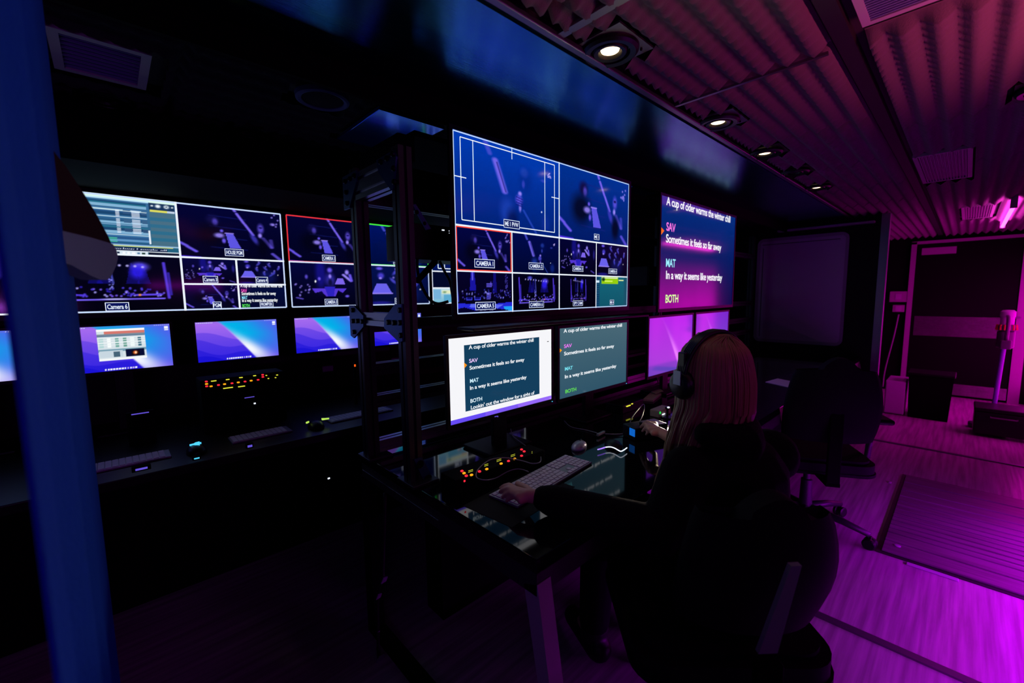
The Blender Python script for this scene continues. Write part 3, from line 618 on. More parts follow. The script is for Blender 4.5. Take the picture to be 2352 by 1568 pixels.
# --- prompter display
s = Screen('wall_display', 'big wall display with white lyrics on blue at the right above two purple screens', 'display', 2.278, 1.262, 1.10, .630, YM, 60, 34); U = uvf(s, YM)
s.c.fill((0, 44, 128), (4, 10, 70))
LY = (245, 250, 255)
def lyr(s, U, rows, size):
    for tx, x0, y0, x1, y1, col in rows:
        a = U(x0, y0); e = U(x1, y1); s.text(tx, a[0], a[1], size, col, width=e[0]-a[0])
lyr(s, U, (('A cup of cider warms the winter chill', 1530, 470, 1677, 507, LY), ('SAV', 1530, 529, 1551, 532, (255, 120, 235)), ('Sometimes it feels so far away', 1529, 556, 1656, 576, LY),
    ('MAT', 1529, 612, 1551, 613, (150, 235, 255)), ('In a way it seems like yesterday', 1529, 640, 1658, 645, LY), ('BOTH', 1528, 695, 1557, 694, (190, 255, 130))), .066)
a = U(1518, 521); e = U(1518, 540); m_ = U(1525, 530); s.g.add([s.px(0, a[1], .001), s.px(0, e[1], .001), s.px(m_[0], m_[1], .001)], [(0, 1, 2)], (255, 110, 30))
s.done()
# --- white prompter edit screen
s = Screen('desk_monitor', 'desk monitor with a bright white page around a teal lyrics panel', 'monitor', .828, .904, .527, .302, YM, 40, 24, bezel=.012, depth=.04); U = uvf(s, YM)
s.c.fill((246, 246, 250), (246, 246, 250))
s.bar(0, 0, 1, .052, (104, 76, 246), .0); s.bar(.30, 0, .62, .052, (126, 90, 246), .0001); s.bar(.62, 0, 1, .052, (150, 104, 250), .0001)
a = U(1065, 790); e = U(1238, 776); l = U(1069, 945); s.bar(a[0], l[1], e[0], (a[1]+e[1])/2, (18, 62, 92), .0002)
s.bar(*U(1256, 785), *U(1260, 783), (20, 20, 20), .0003)
lyr(s, U, (('A cup of cider warms the winter chill', 1076, 802, 1225, 789, LY), ('SAV', 1077, 833, 1097, 831, (235, 200, 255)), ('Sometimes it feels so far away', 1078, 849, 1204, 836, LY),
    ('MAT', 1079, 879, 1099, 876, (205, 240, 255)), ('In a way it seems like yesterday', 1079, 895, 1209, 879, LY), ('BOTH', 1080, 925, 1107, 921, (225, 245, 255)), ("Lookin' out the window for a sight of", 1081, 940, 1227, 916, LY)), .0195)
p = U(1072, 838); s.g.add([s.px(p[0]-.024, p[1]+.035, .001), s.px(p[0]-.024, p[1]-.035, .001), s.px(p[0], p[1], .001)], [(0, 1, 2)], (255, 150, 20))
t = s.done((1.0, -.034, 'led_cyan'))
def stand(t, wd, drop, m='bezel'):
    b = MB(); b.box((wd/2-.035, .035, -drop+.01), (wd/2+.035, .055, .12), bev=.004); b.box((wd/2-.11, -.03, -drop), (wd/2+.11, .14, -drop+.012), bev=.004); b.build('stand', m, t)
stand(t, .527, .904-ZD-.001)
b = MB(); b.tube([(.20, -.004, -.010), (.215, -.006, -.010)], .0015, 5); b.tube([(.215, -.006, -.010), (.214, -.006, -.014)], .0015, 5); b.build('menu_light', 'violet_glow', t)
# --- teal lyrics screen
s = Screen('desk_monitor', 'desk monitor with lyrics on a plain grey teal background, right of the white screen', 'monitor', 1.408, .893, .537, .312, YM, 40, 24, bezel=.012, depth=.04); U = uvf(s, YM)
s.c.fill((72, 104, 118), (48, 84, 104))
lyr(s, U, (('A cup of cider warms the winter chill', 1294, 764, 1428, 750, LY), ('SAV', 1295, 799, 1313, 797, (240, 120, 250)), ('Sometimes it feels so far away', 1295, 816, 1410, 800, LY),
    ('MAT', 1297, 851, 1315, 848, (120, 225, 240)), ('In a way it seems like yesterday', 1297, 869, 1415, 846, LY), ('BOTH', 1298, 903, 1323, 898, (100, 225, 80))), .0225)
p = U(1290, 804); s.g.add([s.px(.0, p[1]+.032, .001), s.px(.0, p[1]-.032, .001), s.px(p[0], p[1], .001)], [(0, 1, 2)], (255, 160, 20))
t = s.done((.995, -.03, 'led_cyan')); stand(t, .537, .893-ZD-.001)
# --- two purple screens
for i, (x0, lab) in enumerate(((2.172, 'purple desktop screen under the lyrics display, left of the pair'), (2.772, 'purple desktop screen under the lyrics display, right of the pair'))):
    s = Screen('desk_monitor', lab, 'monitor', x0, .885, .548, .328, YM, 110, 62, bezel=.012, depth=.04, group='purple desktop screens')
    img_wallpaper(s.c, True); t = s.done(); stand(t, .548, .885-ZD-.001)
# --- far wall: multiviews
def far(name, label, u0, wd, hz0, hz1, nx, ny, group=None, bez=.016):
    s = Screen(name, label, 'display' if name == 'wall_display' else 'monitor', u0*YS, EYE+hz0*YS, wd*YS, (hz1-hz0)*YS, YS, nx, ny, bezel=bez, group=group); return s
s = far('wall_display', 'far wall display half behind the blue column, multiview of stage cameras and an editing window', -.0795, .3575, -.0205, .177, 300, 168)
c = s.c; img_editor(c.cell(0, .5, .51, 1)); img_stage(c.cell(0, 0, .51, .5)); img_two(c.cell(.51, .5, 1, 1)); img_band(c.cell(.51, .25, .755, .5)); img_crowd(c.cell(.755, .25, 1, .5)); img_two(c.cell(.51, 0, .755, .25)); c.cell(.755, 0, 1, .25).fill((4, 14, 60), (4, 8, 44))
T = .0085
s.line(0, .5, 1, .5, T, WHT); s.line(.51, 0, .51, 1, T, WHT); s.line(.51, .25, 1, .25, T, WHT); s.line(.755, 0, .755, .5, T, WHT); s.rectl(.005, .008, .995, .992, T*.8, (200, 220, 255))
for tx, u, v, sz, wd in (('HOUSE PGM', .75, .565, .036, .10), ('Camera 3', .63, .295, .034, .075), ('Camera 4', .875, .295, .034, .070), ('PGM', .65, .045, .034, .044), ('Camera 6', .25, .05, .038, .095), ('PROMPTER', .89, .045, .028, .078)): s.label(tx, u, v, sz, wd)
for tx, u, v, wd, col in (('A cup of cider warms the winter chill', .765, .222, .215, LY), ('SAV', .768, .170, .028, (250, 90, 200)), ('Sometimes it feels so far away', .768, .142, .175, LY), ('MAT', .768, .10, .028, (140, 225, 255)), ('In a way it seems like yesterday', .768, .072, .182, LY), ('BOTH', .768, .018, .036, (90, 240, 90))): s.text(tx, u, v, .024, col, width=wd)
s.done()
s = far('wall_display', 'far wall display with a red and a green outlined singer picture behind the aluminium posts', .2865, .348, -.0205, .177, 260, 146)
c = s.c; img_two(c.cell(0, .5, .49, 1), (3, 4, 48)); img_band(c.cell(0, 0, .49, .5)); img_close(c.cell(.49, .5, 1, 1), (0, 18, 100), (0, 10, 60)); img_crowd(c.cell(.49, 0, 1, .5), (4, 16, 78), (2, 10, 50))
s.line(0, .5, 1, .5, T, WHT); s.line(.49, 0, .49, .5, T, WHT); s.rectl(.004, .008, .996, .5, T*.8, (200, 220, 255)); s.rectl(.004, .505, .486, .992, T*.8, (235, 50, 60)); s.rectl(.495, .505, .996, .992, T*.9, (70, 240, 60)); s.line(.498, .505, .498, .992, T, (210, 240, 50))
for tx, u, v in (('CAMERA 1', .245, .555), ('CAMERA 3', .245, .055), ('CAMERA 2', .745, .555), ('CAMERA 4', .745, .055)): s.label(tx, u, v, .036, .095)
s.done()
s = far('wall_display', 'far wall display almost hidden behind the big multiview, only its pale left corner in sight', .6435, .352, -.0205, .177, 120, 68)
c = s.c; img_close(c.cell(0, .45, .55, 1)); c.cell(0, .22, .3, .45).fill((2, 8, 40)); img_teal(c.cell(0, 0, .3, .22)); img_stage(c.cell(.3, 0, 1, .45)); img_two(c.cell(.55, .45, 1, 1))
s.line(0, .45, 1, .45, T, WHT); s.line(0, .22, 1, .22, T, WHT); s.line(.3, 0, .3, .45, T, WHT); s.rectl(.004, .008, .996, .992, T*.8, WHT); s.rectl(.06, .49, .5, .95, T*.7, WHT); s.line(.12, .49, .12, .95, T*.7, WHT)
s.label('ME 1', .2, .27, .034, .075); s.label('ME 4', .22, .04, .034, .05); s.done()
s = far('wall_display', 'blurred blue far wall display just left of the blue column', -.434, .352, -.0205, .177, 40, 24)
img_stage(s.c.cell(0, 0, 1, 1)); s.rectl(.004, .008, .996, .992, T*.8, WHT); s.done()
# --- far computer screens
labs = ['blurred purple screen left of the blue column, far row', 'far computer screen with an open software window, next to the blue column', 'far computer screen with plain blue and purple wave wallpaper above the lit intercom', 'far computer screen with purple wallpaper, left of the rear aluminium post', 'far computer screen seen between the two aluminium posts']
for i, (u0, wd) in enumerate(((-.235, .138), (-.060, .137), (.1150, .1395), (.290, .1395), (.464, .141))):
    s = far('computer_monitor', labs[i], u0, wd, -.1205, -.0435, 150, 84, 'computer screens on the far console', .010)
    img_wallpaper(s.c)
    if i == 1: img_window(s.c.cell(.29, .24, .74, .93))
    t = s.done(); stand(t, wd*YS, EYE-.1205*YS-.746)
# ------------------------------------------------------------------ aluminium rack behind the near monitors
def extr(b, axis, c, a0, a1, w=.045, col=(0, 0, 0)):
    """T-slot profile bar along axis, centred at c in the two other axes"""
    h = w/2; s = .005; dpt = .010
    q = [(-h, -h), (-s, -h), (-s, -h+dpt), (s, -h+dpt), (s, -h), (h, -h), (h, -s), (h-dpt, -s), (h-dpt, s), (h, s), (h, h), (s, h), (s, h-dpt), (-s, h-dpt), (-s, h), (-h, h), (-h, s), (-h+dpt, s), (-h+dpt, -s), (-h, -s)]
    n = len(q)
    def mk(p, t): return {0: (t, c[0]+p[0], c[1]+p[1]), 1: (c[0]+p[0], t, c[1]+p[1]), 2: (c[0]+p[0], c[1]+p[1], t)}[axis]
    b.add([mk(p, a0) for p in q]+[mk(p, a1) for p in q], [(i, (i+1) % n, n+(i+1) % n, n+i) for i in range(n)]+[tuple(range(n))[::-1], tuple(range(n, 2*n))])
rk = thing('monitor_rack', 'dark aluminium profile frame standing on the desk behind the near monitors', 'rack', (0, 0, 0))
XA, YF, YR = .675, 1.268, 1.50
YF = 1.195
for (x, y) in ((XA, YF), (XA, YR), (2.83, YR), (4.7, YR)):
    b = MB(); extr(b, 2, (x, y), ZD, 1.795 if x == XA else 1.9); b.build('post', 'alu_dark', rk)
for z0 in (1.752, 1.707, 1.275):
    b = MB(); extr(b, 1, (XA, z0), YF+.0225, YR-.0225); b.build('cross_bar', 'alu', rk)
for z0, m_ in ((.79, 'alu'), (.963, 'alu_dark'), (1.083, 'alu_dark'), (1.245, 'alu_dark'), (1.70, 'alu_dark')):
    b = MB(); extr(b, 0, (YR, z0), XA+.0225, 4.7); b.build('long_rail', m_, rk)
def plate(name, pts, x, th=.006, bolts=()):
    b = MB(); L = [onx(px, py, x) for px, py in pts]; b.prism([(p.y, p.z) for p in L], 0, x-th, x); o = b.build(name, 'gusset', rk)
    for px, py in bolts:
        bb = MB()
        p = onx(px, py, x-th); bb.xf = Matrix.Translation((x-th, p.y, p.z)) @ Euler((0, math.radians(-90), 0)).to_matrix().to_4x4()
        bb.lathe([(0, 0), (.0085, 0), (.0085, .006), (.006, .008), (0, .008)], 12); bb.build('bolt', 'bolt', o)
    return o
XP = .652
plate('gusset_plate', [(790, 408), (821, 391), (822, 417), (806, 478), (794, 483)], XP, bolts=[(794, 417), (805, 411), (815, 404), (796, 442), (798, 467)])
plate('gusset_plate', [(868, 369), (908, 345), (914, 360), (906, 437), (901, 436), (873, 397)], XP, bolts=[(876, 372), (890, 364), (904, 354), (906, 387), (907, 418)])
plate('gusset_plate', [(805, 701), (816, 701), (838, 725), (838, 750), (816, 776), (809, 770)], XP, bolts=[(811, 712), (812, 737), (822, 737), (833, 738), (814, 762)])
plate('gusset_plate', [(911, 698), (926, 698), (928, 783), (921, 786), (886, 753), (886, 731)], XP, bolts=[(920, 712), (893, 740), (906, 741), (920, 741), (922, 770)])
# foot brackets with oval holes, in the plane of the display fronts
def foot(pts, y, holes, nm='foot_bracket'):
    L = [ony(px, py, y) for px, py in pts]; b = MB(); b.prism([(p.x, p.z) for p in L], 1, y, y+.006); o = b.build(nm, 'gusset', rk)
    for px, py, r in holes:
        h = MB(); p = ony(px, py, y); h.xf = Matrix.Translation(p) @ Euler((math.radians(90), math.radians(0), 0)).to_matrix().to_4x4(); h.lathe([(0, 0), (r, 0), (r, .0015), (0, .0015)], 16); h.build('bracket_hole', 'black_matte', o)
foot([(951, 1055), (970, 1050), (1001, 1110), (980, 1118)], 1.168, [(965, 1066, .013), (983, 1099, .013)])
foot([(948, 470), (955, 468), (990, 525), (980, 528)], 1.18, [(957, 487, .007), (975, 513, .006)], 'brace')
b = MB(); b.tube([ony(958, 645, 1.30), ony(1000, 600, 1.34)], .011, 8); b.build('diagonal_strut', 'black_plastic', rk)
b = MB(); b.box((XP-.01, 1.14, ZD), (XP+.085, 1.245, ZD+.010), bev=.002); b.box((XP-.01, 1.45, ZD), (XP+.085, 1.55, ZD+.010), bev=.002); b.build('foot_plate', 'alu_dark', rk)
b = MB(); b.box((.775, 1.28, 1.875), (2.85, 1.60, 1.893)); b.build('top_shelf', 'black_matte', rk)
b = MB(); b.box((.72, 1.29, 1.795), (.78, 1.58, 1.875)) ; b.build('shelf_support', 'black_matte', rk)
b = MB(); b.box((.86, 1.10, 1.235), (1.99, 1.19, 1.245), bev=.002); b.build('display_shelf', 'bezel', rk)
# display brackets
for x0 in (1.25, 2.7):
    b = MB(); b.box((x0, 1.25, 1.45), (x0+.4, 1.29, 1.75), bev=.003); b.box((x0+.1, 1.29, 1.67), (x0+.3, YR-.023, 1.72)); b.build('display_bracket', 'black_matte', rk)
# equipment in the rack
def gear(x0, x1, y0, y1, z0, z1, label, leds=(), group='black boxes in the rack'):
    t = thing('rack_unit', label, 'equipment', (x0, y0, z0), 0, group)
    b = MB(); b.box((0, .004, 0), (x1-x0, y1-y0, z1-z0), bev=.003); b.build('case', 'black_plastic', t)
    b = MB(); b.box((.004, 0, .004), (x1-x0-.004, .006, z1-z0-.004))
    for i in range(6): q = (x1-x0)*(.1+.14*i); b.box((q, -.002, (z1-z0)*.3), (q+(x1-x0)*.08, 0, (z1-z0)*.34))
    b.build('front_panel', 'bezel', t)
    for u, v, m_, sx, sz in leds:
        q = MB(); q.box(((x1-x0)*u, -.002, (z1-z0)*v), ((x1-x0)*u+sx, .001, (z1-z0)*v+sz)); q.build('indicator', m_, t)
gear(.75, 1.30, 1.30, 1.46, 1.478, 1.60, 'black rack box with small white lights beside the front aluminium post', [(.245, .86, 'led_white', .010, .004), (.30, .86, 'led_white', .026, .003), (.30, .80, 'led_white', .026, .002)])
gear(2.42, 2.80, 1.35, 1.48, 1.40, 1.52, 'black rack box between the two big displays', [(.3, .2, 'led_blue', .0, .0)])
# cable loops on the rack
def cable(pts, r, m_, label, group=None, n=8):
    b = MB(); b.tube(spline(pts, n), r, 7); o = b.build('cable', m_, smooth=True); return tag(o, label, 'cable', group)
cable([ony(962, 560, 1.32), ony(958, 610, 1.33), ony(966, 650, 1.34), ony(985, 685, 1.35), ony(1005, 697, 1.34), ony(1030, 692, 1.32)], .0055, 'cable_black', 'black cable drooping in a loop behind the front aluminium post')
cable([ony(1010, 600, 1.30), ony(1022, 625, 1.31), ony(1034, 650, 1.32), ony(1042, 700, 1.33)], .005, 'cable_black', 'short black cable beside the left edge of the big multiview')
cable([(2.70, 1.46, 1.52), (2.71, 1.42, 1.42), (2.705, 1.40, 1.30), (2.72, 1.44, 1.2)], .006, 'cable_black', 'black cable hanging between the two big displays')
# ------------------------------------------------------------------ whiteboard and passage things
t = thing('whiteboard', 'large framed whiteboard with rounded corners on the dark partition wall', 'whiteboard', (4.995, 0, 0))
def rrect(y0, y1, z0, z1, r, n=6):
    out = []
    for cx_, cy_, a0 in ((y1-r, z1-r, 0), (y0+r, z1-r, 90), (y0+r, z0+r, 180), (y1-r, z0+r, 270)):
        for k in range(n+1): a = math.radians(a0+90*k/n); out.append((cx_+r*math.cos(a), cy_+r*math.sin(a)))
    return out
b = MB(); b.prism(rrect(.775, 1.535, .835, 1.895, .06), 0, -.018, 0); b.build('frame', 'white_frame', t)
b = MB(); b.prism(rrect(.80, 1.505, .865, 1.865, .03), 0, -.021, -.017); b.build('writing_surface', 'white_board', t)
b = MB(); b.box((-.023, .84, 1.83), (-.021, 1.49, 1.836)); b.box((-.023, 1.475, .89), (-.021, 1.481, 1.8)); b.build('edge_lines', 'dark_seam', t)
t = thing('reflection_band', 'grey band standing in for reflected light above the whiteboard', 'light', (4.93, 1.0, 1.945)); b = MB(); b.box((0, -.4, 0), (.06, .35, .02), bev=.006); b.build('band_body', 'white_frame', t)  # pale bar in place of light reflected on the partition, no lamp
for py_, s_ in ((681, 'upper'), (708, 'lower')):
    p = onx(2064, py_, 7.70); t = thing('wall_socket', s_+' small pale socket box on the wall left of the passage door', 'socket', p, 0, 'sockets left of the passage door')
    k = 1 if s_ == 'upper' else .66
    b = MB(); b.box((-.03, -.09*k, -.07*k), (.018, .09*k, .07*k), bev=.006); b.build('box', 'frame_grey', t); b = MB(); b.box((-.035, -.03, -.035), (-.029, .03, .035)); b.build('faceplate', 'white_frame', t)
p = onx(2064, 722, 7.68); cable([p, p+Vector((0, .03, -.3)), p+Vector((0, .09, -.75)), p+Vector((0, .1, -1.0))], .008, 'cable_grey', 'cable dropping from the lower socket on the passage wall')
t = thing('storage_cabinet', 'low white cabinet standing left in the passage', 'cabinet', (6.16, .385, 0))
b = MB(); b.box((0, 0, .01), (.40, .165, .37), bev=.008); b.build('body', 'white_board', t); b = MB(); b.box((-.004, .01, .02), (0, .155, .35)); b.build('door', 'white_board', t)
t = thing('waste_bin', 'black bin standing in front of the passage door', 'bin', (6.3, .20, 0))
b = MB(); b.prism([(-.15, 0), (.15, 0), (.17, .46), (-.17, .46)], 0, -.15, .15); b.build('body', 'black_matte', t); b = MB(); b.box((-.17, -.18, .46), (.17, .18, .485), bev=.008); b.build('lid', 'black_plastic', t)
t = thing('equipment_case', 'black case on the passage floor in front of the upright vacuum', 'case', (5.74, -.52, 0))
b = MB(); b.box((0, 0, .03), (.30, .40, .24), bev=.015); b.build('body', 'black_plastic', t); b = MB(); b.box((-.005, -.005, .24), (.305, .405, .275), bev=.01); b.build('lid', 'bezel', t)
b = MB(); b.tube([(.0, .30, .20), (-.03, .30, .20), (-.03, .14, .20), (.0, .14, .20)], .006, 6); b.build('handle', 'trim_metal', t)
# cordless vacuum
t = thing('stick_vacuum', 'upright cordless stick vacuum with clear bin standing before the passage door', 'vacuum cleaner', (6.12, -.22, 0), math.radians(90))
b = MB(); b.box((-.13, -.05, .0), (.13, .05, .055), bev=.02); b.build('floor_head', 'vac_plastic', t)
b = MB(); b.tube([(0, 0, .05), (.0, 0, .14), (-.03, 0, .22), (-.05, 0, .80)], .017, 12); smooth_by_angle(b.build('wand', 'vac_purple', t))
b = MB(); b.xf = Matrix.Translation((-.055, 0, .80)); b.lathe([(.05, 0), (.058, .01), (.058, .15), (.05, .16), (0, .165)], 24); smooth_by_angle(b.build('dust_bin', 'vac_plastic', t))
b = MB(); b.xf = Matrix.Translation((-.055, 0, .965)); b.lathe([(.064, 0), (.066, .04), (.06, .055)], 24); o = b.build('cyclone_housing', 'vac_plastic', t)
b = MB()
for k in range(14):
    a = 2*math.pi*k/14; b.tube([(-.055+.066*math.cos(a), .066*math.sin(a), .97), (-.055+.06*math.cos(a), .06*math.sin(a), 1.02)], .008, 6)
b.build('cyclone_fins', 'vac_red', t)
b = MB(); b.xf = Matrix.Translation((-.055, 0, 1.02)); b.lathe([(.045, 0), (.045, .07), (.05, .075), (.05, .12), (.035, .135), (0, .138)], 24); smooth_by_angle(b.build('motor', 'white_frame', t))
b = MB(); b.tube(spline([(-.055, .05, 1.10), (-.055, .14, 1.08), (-.055, .16, .98), (-.055, .10, .86)], 6), .014, 8); b.box((-.09, .07, .80), (-.02, .15, .88), bev=.01); smooth_by_angle(b.build('handle', 'vac_plastic', t))

# ------------------------------------------------------------------ chairs
def office_chair(x, y, face, label, seat_z=.47, back=(.46, .46), arms=True):
    t = thing('office_chair', label, 'chair', (x, y, 0), face-math.pi/2)     # local +Y is where the sitter looks
    for k in range(5):
        a = math.radians(90+72*k+18); b = MB(); dx, dy = math.cos(a), math.sin(a)
        b.tube([(0.03*dx, .03*dy, .115), (.18*dx, .18*dy, .10), (.30*dx, .30*dy, .075)], [.024, .02, .015], 8); lg = b.build('base_leg', 'chair_plastic', t, smooth=True)
        c = MB(); px_, py_ = .30*dx, .30*dy
        for s_ in (-1, 1):
            c.xf = Matrix.Translation((px_, py_, .03)) @ Matrix.Rotation(a, 4, 'Z') @ Matrix.Translation((0, s_*.016, 0)) @ Matrix.Rotation(math.radians(90), 4, 'X'); c.lathe([(0, -.01), (.024, -.01), (.03, -.006), (.03, .006), (.024, .01), (0, .01)], 18)
        c.xf = Matrix.Identity(4); c.tube([(px_, py_, .03), (px_, py_, .07)], .008, 6); c.build('caster', 'black_plastic', lg)
    b = MB(); b.lathe([(.035, .09), (.03, .2), (.028, .28), (.018, .285), (.018, seat_z-.09), (.08, seat_z-.08), (.08, seat_z-.06), (0, seat_z-.06)], 16); smooth_by_angle(b.build('gas_lift', 'chair_plastic', t))
    b = MB(); b.prism(rrect(-.25, .25, -.24, .25, .09), 2, seat_z-.06, seat_z-.045); b.prism(rrect(-.245, .245, -.235, .245, .09), 2, seat_z-.045, seat_z); b.prism(rrect(-.225, .225, -.215, .225, .08), 2, seat_z, seat_z+.018); smooth_by_angle(b.build('seat', 'chair_fabric', t), 50)
    # curved backrest
    wd, hh = back; n = 14; b = MB(); z0 = seat_z+.13
    fr = []; 
    for th in (0, .05):
        for i in range(n+1):
            u = -1+2*i/n
            for k in range(9):
                v = k/8; ww = wd/2*(.80+.20*math.sin(math.pi*min(1, .25+v*.75)))*(1-.10*v**3)
                taper = min(1, 1.0-(max(0, v-.82)/.18)**2*.5*abs(u)**2)
                fr.append((u*ww, -.24+.045*u*u-.03*math.sin(v*3)-.05*v-th*(1-.4*abs(u)**4), z0+hh*v*taper))
    m1 = (n+1)*9; fs = []
    for i in range(n):
        for k in range(8):
            a_ = i*9+k; fs.append((a_, a_+1, a_+10, a_+9)); fs.append((m1+a_, m1+a_+9, m1+a_+10, m1+a_+1))
    for i in range(n): a_ = i*9; fs.append((a_, a_+9, m1+a_+9, m1+a_)); a_ = i*9+8; fs.append((a_, m1+a_, m1+a_+9, a_+9))
    for k in range(8): fs.append((k, m1+k, m1+k+1, k+1)); a_ = n*9+k; fs.append((a_, a_+1, m1+a_+1, m1+a_))
    b.add(fr, fs); smooth_by_angle(b.build('backrest', 'chair_fabric', t), 60)
    b = MB(); b.box((-.03, -.335, seat_z-.08), (.03, -.315, seat_z+(.40 if arms else .10)), bev=.006); b.box((-.03, -.335, seat_z-.08), (.03, .0, seat_z-.062)); b.build('back_support', 'black_matte', t)
    if arms:
        for s_ in (-1, 1):
            b = MB(); b.tube([(s_*.20, .0, seat_z-.05), (s_*.28, 0, seat_z-.02), (s_*.285, -.02, seat_z+.20)], .016, 8); am = b.build('armrest', 'chair_plastic', t, smooth=True)
            c = MB(); c.box((s_*.285-.04, -.15, seat_z+.20), (s_*.285+.04, .12, seat_z+.23), bev=.012); c.build('arm_pad', 'black_plastic', am)
    return t
oc = office_chair(1.185, .465, math.radians(45), 'black office chair the blonde person sits on', .47, (.34, .34), arms=False)
b = MB(); inv = (Matrix.Translation(oc.location) @ Matrix.Rotation(math.radians(45)-math.pi/2, 4, 'Z')).inverted()
Q = [inv @ onx(px_, py_, .90) for px_, py_ in ((1818, 1300), (1842, 1299), (1786, 1500), (1742, 1502))]; b.add([q for q in Q]+[q+Vector((0, .012, 0)) for q in Q], [(3, 2, 1, 0), (4, 5, 6, 7), (0, 1, 5, 4), (1, 2, 6, 5), (2, 3, 7, 6), (3, 0, 4, 7)]); b.build('back_stripe', 'leg_paint', oc)  # slanted pale bar added across the chair back
office_chair(2.84, .56, math.radians(30), 'empty black office chair at the right of the seated person', .46, (.42, .44))

# ------------------------------------------------------------------ things on the console desk
# keyboard
p0 = onz(1122, 1134, ZD+.010); p1 = onz(1298, 1042, ZD+.010); ang = math.atan2(p1.y-p0.y, p1.x-p0.x); KL = (p1-p0).length
t = thing('keyboard', 'slim silver keyboard with white keys under the left hand', 'keyboard', (p0.x, p0.y, ZD), ang)
KD = KL*.275; k_ = KL/.4185
b = MB(); b.box((0, -KD, .001), (KL, 0, .008), bev=.002); b.build('case', 'keyboard_case', t)
def keycap(x, y, w, h):
    q = MB(); g = .0014; q.box((x+g, y-h+g, .008), (x+w-g, y-g, .0105), bev=.0008); return q.build('key', 'key', t)
un = .0190*k_; x0 = .005*k_; rowh = (KD-.010*k_)/6.0; y0 = -.005*k_; kc = 0
def row(ws, y, x, h):
    for w_ in ws:
        if w_ > 0: keycap(x, y, w_*un, h)
        x += abs(w_)*un
row([1]*14, y0, x0, rowh*.95)
row([1]*13+[1.5], y0-rowh, x0, rowh); row([1.5]+[1]*12+[1], y0-2*rowh, x0, rowh); row([1.75]+[1]*11+[1.75], y0-3*rowh, x0, rowh); row([2.25]+[1]*10+[2.25], y0-4*rowh, x0, rowh); row([1, 1, 1, 1.25, 5.25, 1.25, 1, 1, 1.75], y0-5*rowh, x0, rowh)
xb = x0+14.75*un; row([1, 1, 1], y0, xb, rowh*.95); row([1, 1, 1], y0-rowh, xb, rowh); row([1, 1, 1], y0-2*rowh, xb, rowh); row([-1, 1, -1], y0-4*rowh, xb, rowh); row([1, 1, 1], y0-5*rowh, xb, rowh)
xb = x0+17.95*un; ku = (KL-.005*k_-xb)/4/un
row([ku]*4, y0, xb, rowh*.95)
for r_ in range(1, 5): row([ku]*4, y0-r_*rowh, xb, rowh)
row([2*ku, ku, ku], y0-5*rowh, xb, rowh)
cable([onz(x, y, .803 if 4 < i < 13 else ZD+.02) for i, (x, y) in enumerate([(1173, 985), (1178, 1000), (1200, 1018), (1225, 1035), (1240, 1045), (1241, 1060), (1222, 1064), (1200, 1058), (1160, 1051), (1125, 1056), (1098, 1078), (1095, 1096), (1115, 1102), (1140, 1097), (1165, 1083), (1185, 1077), (1200, 1078), (1214, 1083)])], .0017, 'cable_grey', 'thin grey keyboard cable looping over the intercom panel')
# dull black sheet added to hide desk reflections under the hand
t_ = Vector((math.cos(ang), math.sin(ang), 0)); n_ = Vector((-math.sin(ang), math.cos(ang), 0)); o0 = Vector((p0.x, p0.y, 0))
q = [o0-t_*.085-n_*(KD+.05), o0+t_*(.22)-n_*(KD+.05), o0+t_*(.22)+n_*.02, o0-t_*.085+n_*.02]
tag(MB().prism([(p.x, p.y) for p in q], 2, ZD+.0002, ZD+.0009).build('dulling_sheet', 'dull_sheet'), 'thin black sheet added to dull the desk reflections under the keyboard and left hand', 'reflection dulling sheet')
# intercom panel with lit keys
def intercom(p0, p1, depth, z, label, leds, far=False):
    ang = math.atan2(p1.y-p0.y, p1.x-p0.x); ln = (Vector(p1)-Vector(p0)).length
    t = thing('intercom_panel', label, 'intercom', (p0.x, p0.y, z), ang, 'intercom key panels')
    inv = (Matrix.Translation((p0.x, p0.y, z)) @ Matrix.Rotation(ang, 4, 'Z')).inverted()
    return t, ang, ln, inv
q0 = onz(1050, 1106, .79); q1 = onz(1240, 1040, .79); zt_ = .797
t, an, ln, inv = intercom(q0, q1, .1, ZD, 'intercom panel with red and amber lit keys beside the keyboard', None)
b = MB(); b.box((-.01, -.005, 0), (ln+.02, .08, zt_-ZD), bev=.004); b.build('case', 'black_matte', t)
def lamp(px_, py_, m_, sx, sy, nm):
    p = inv @ onz(px_, py_, zt_+.001); q = MB(); hi_ = .0006 if nm == 'name_display' else .005; q.box((p.x-sx, p.y-sy, zt_-ZD-.001), (p.x+sx, p.y+sy, zt_-ZD+hi_), bev=min(sx, sy)*.8); q.build(nm, m_, t)
for px_, py_ in ((1061, 1082), (1071, 1093), (1101.5, 1083), (1168, 1059), (1198, 1047), (1198, 1032.5), (1204, 1037)): lamp(px_, py_, 'led_red', .0048, .0042, 'lit_key')
for px_, py_ in ((1066, 1087), (1083, 1091), (1118, 1077.5), (1151, 1065), (1182, 1054)): lamp(px_, py_, 'led_amber', .0052, .0040, 'lit_key')
for px_, py_, w_ in ((1081, 1080.5, .009), (1117, 1067, .008), (1146, 1056, .010), (1178, 1045, .010), (1222, 1038, .002)):
    for dy_ in (-1.6, 1.6):
        lamp(px_, py_+dy_, 'led_yellow', w_, .0007, 'name_display')
lamp(1067, 1105, 'led_red', .003, .001, 'lit_key')
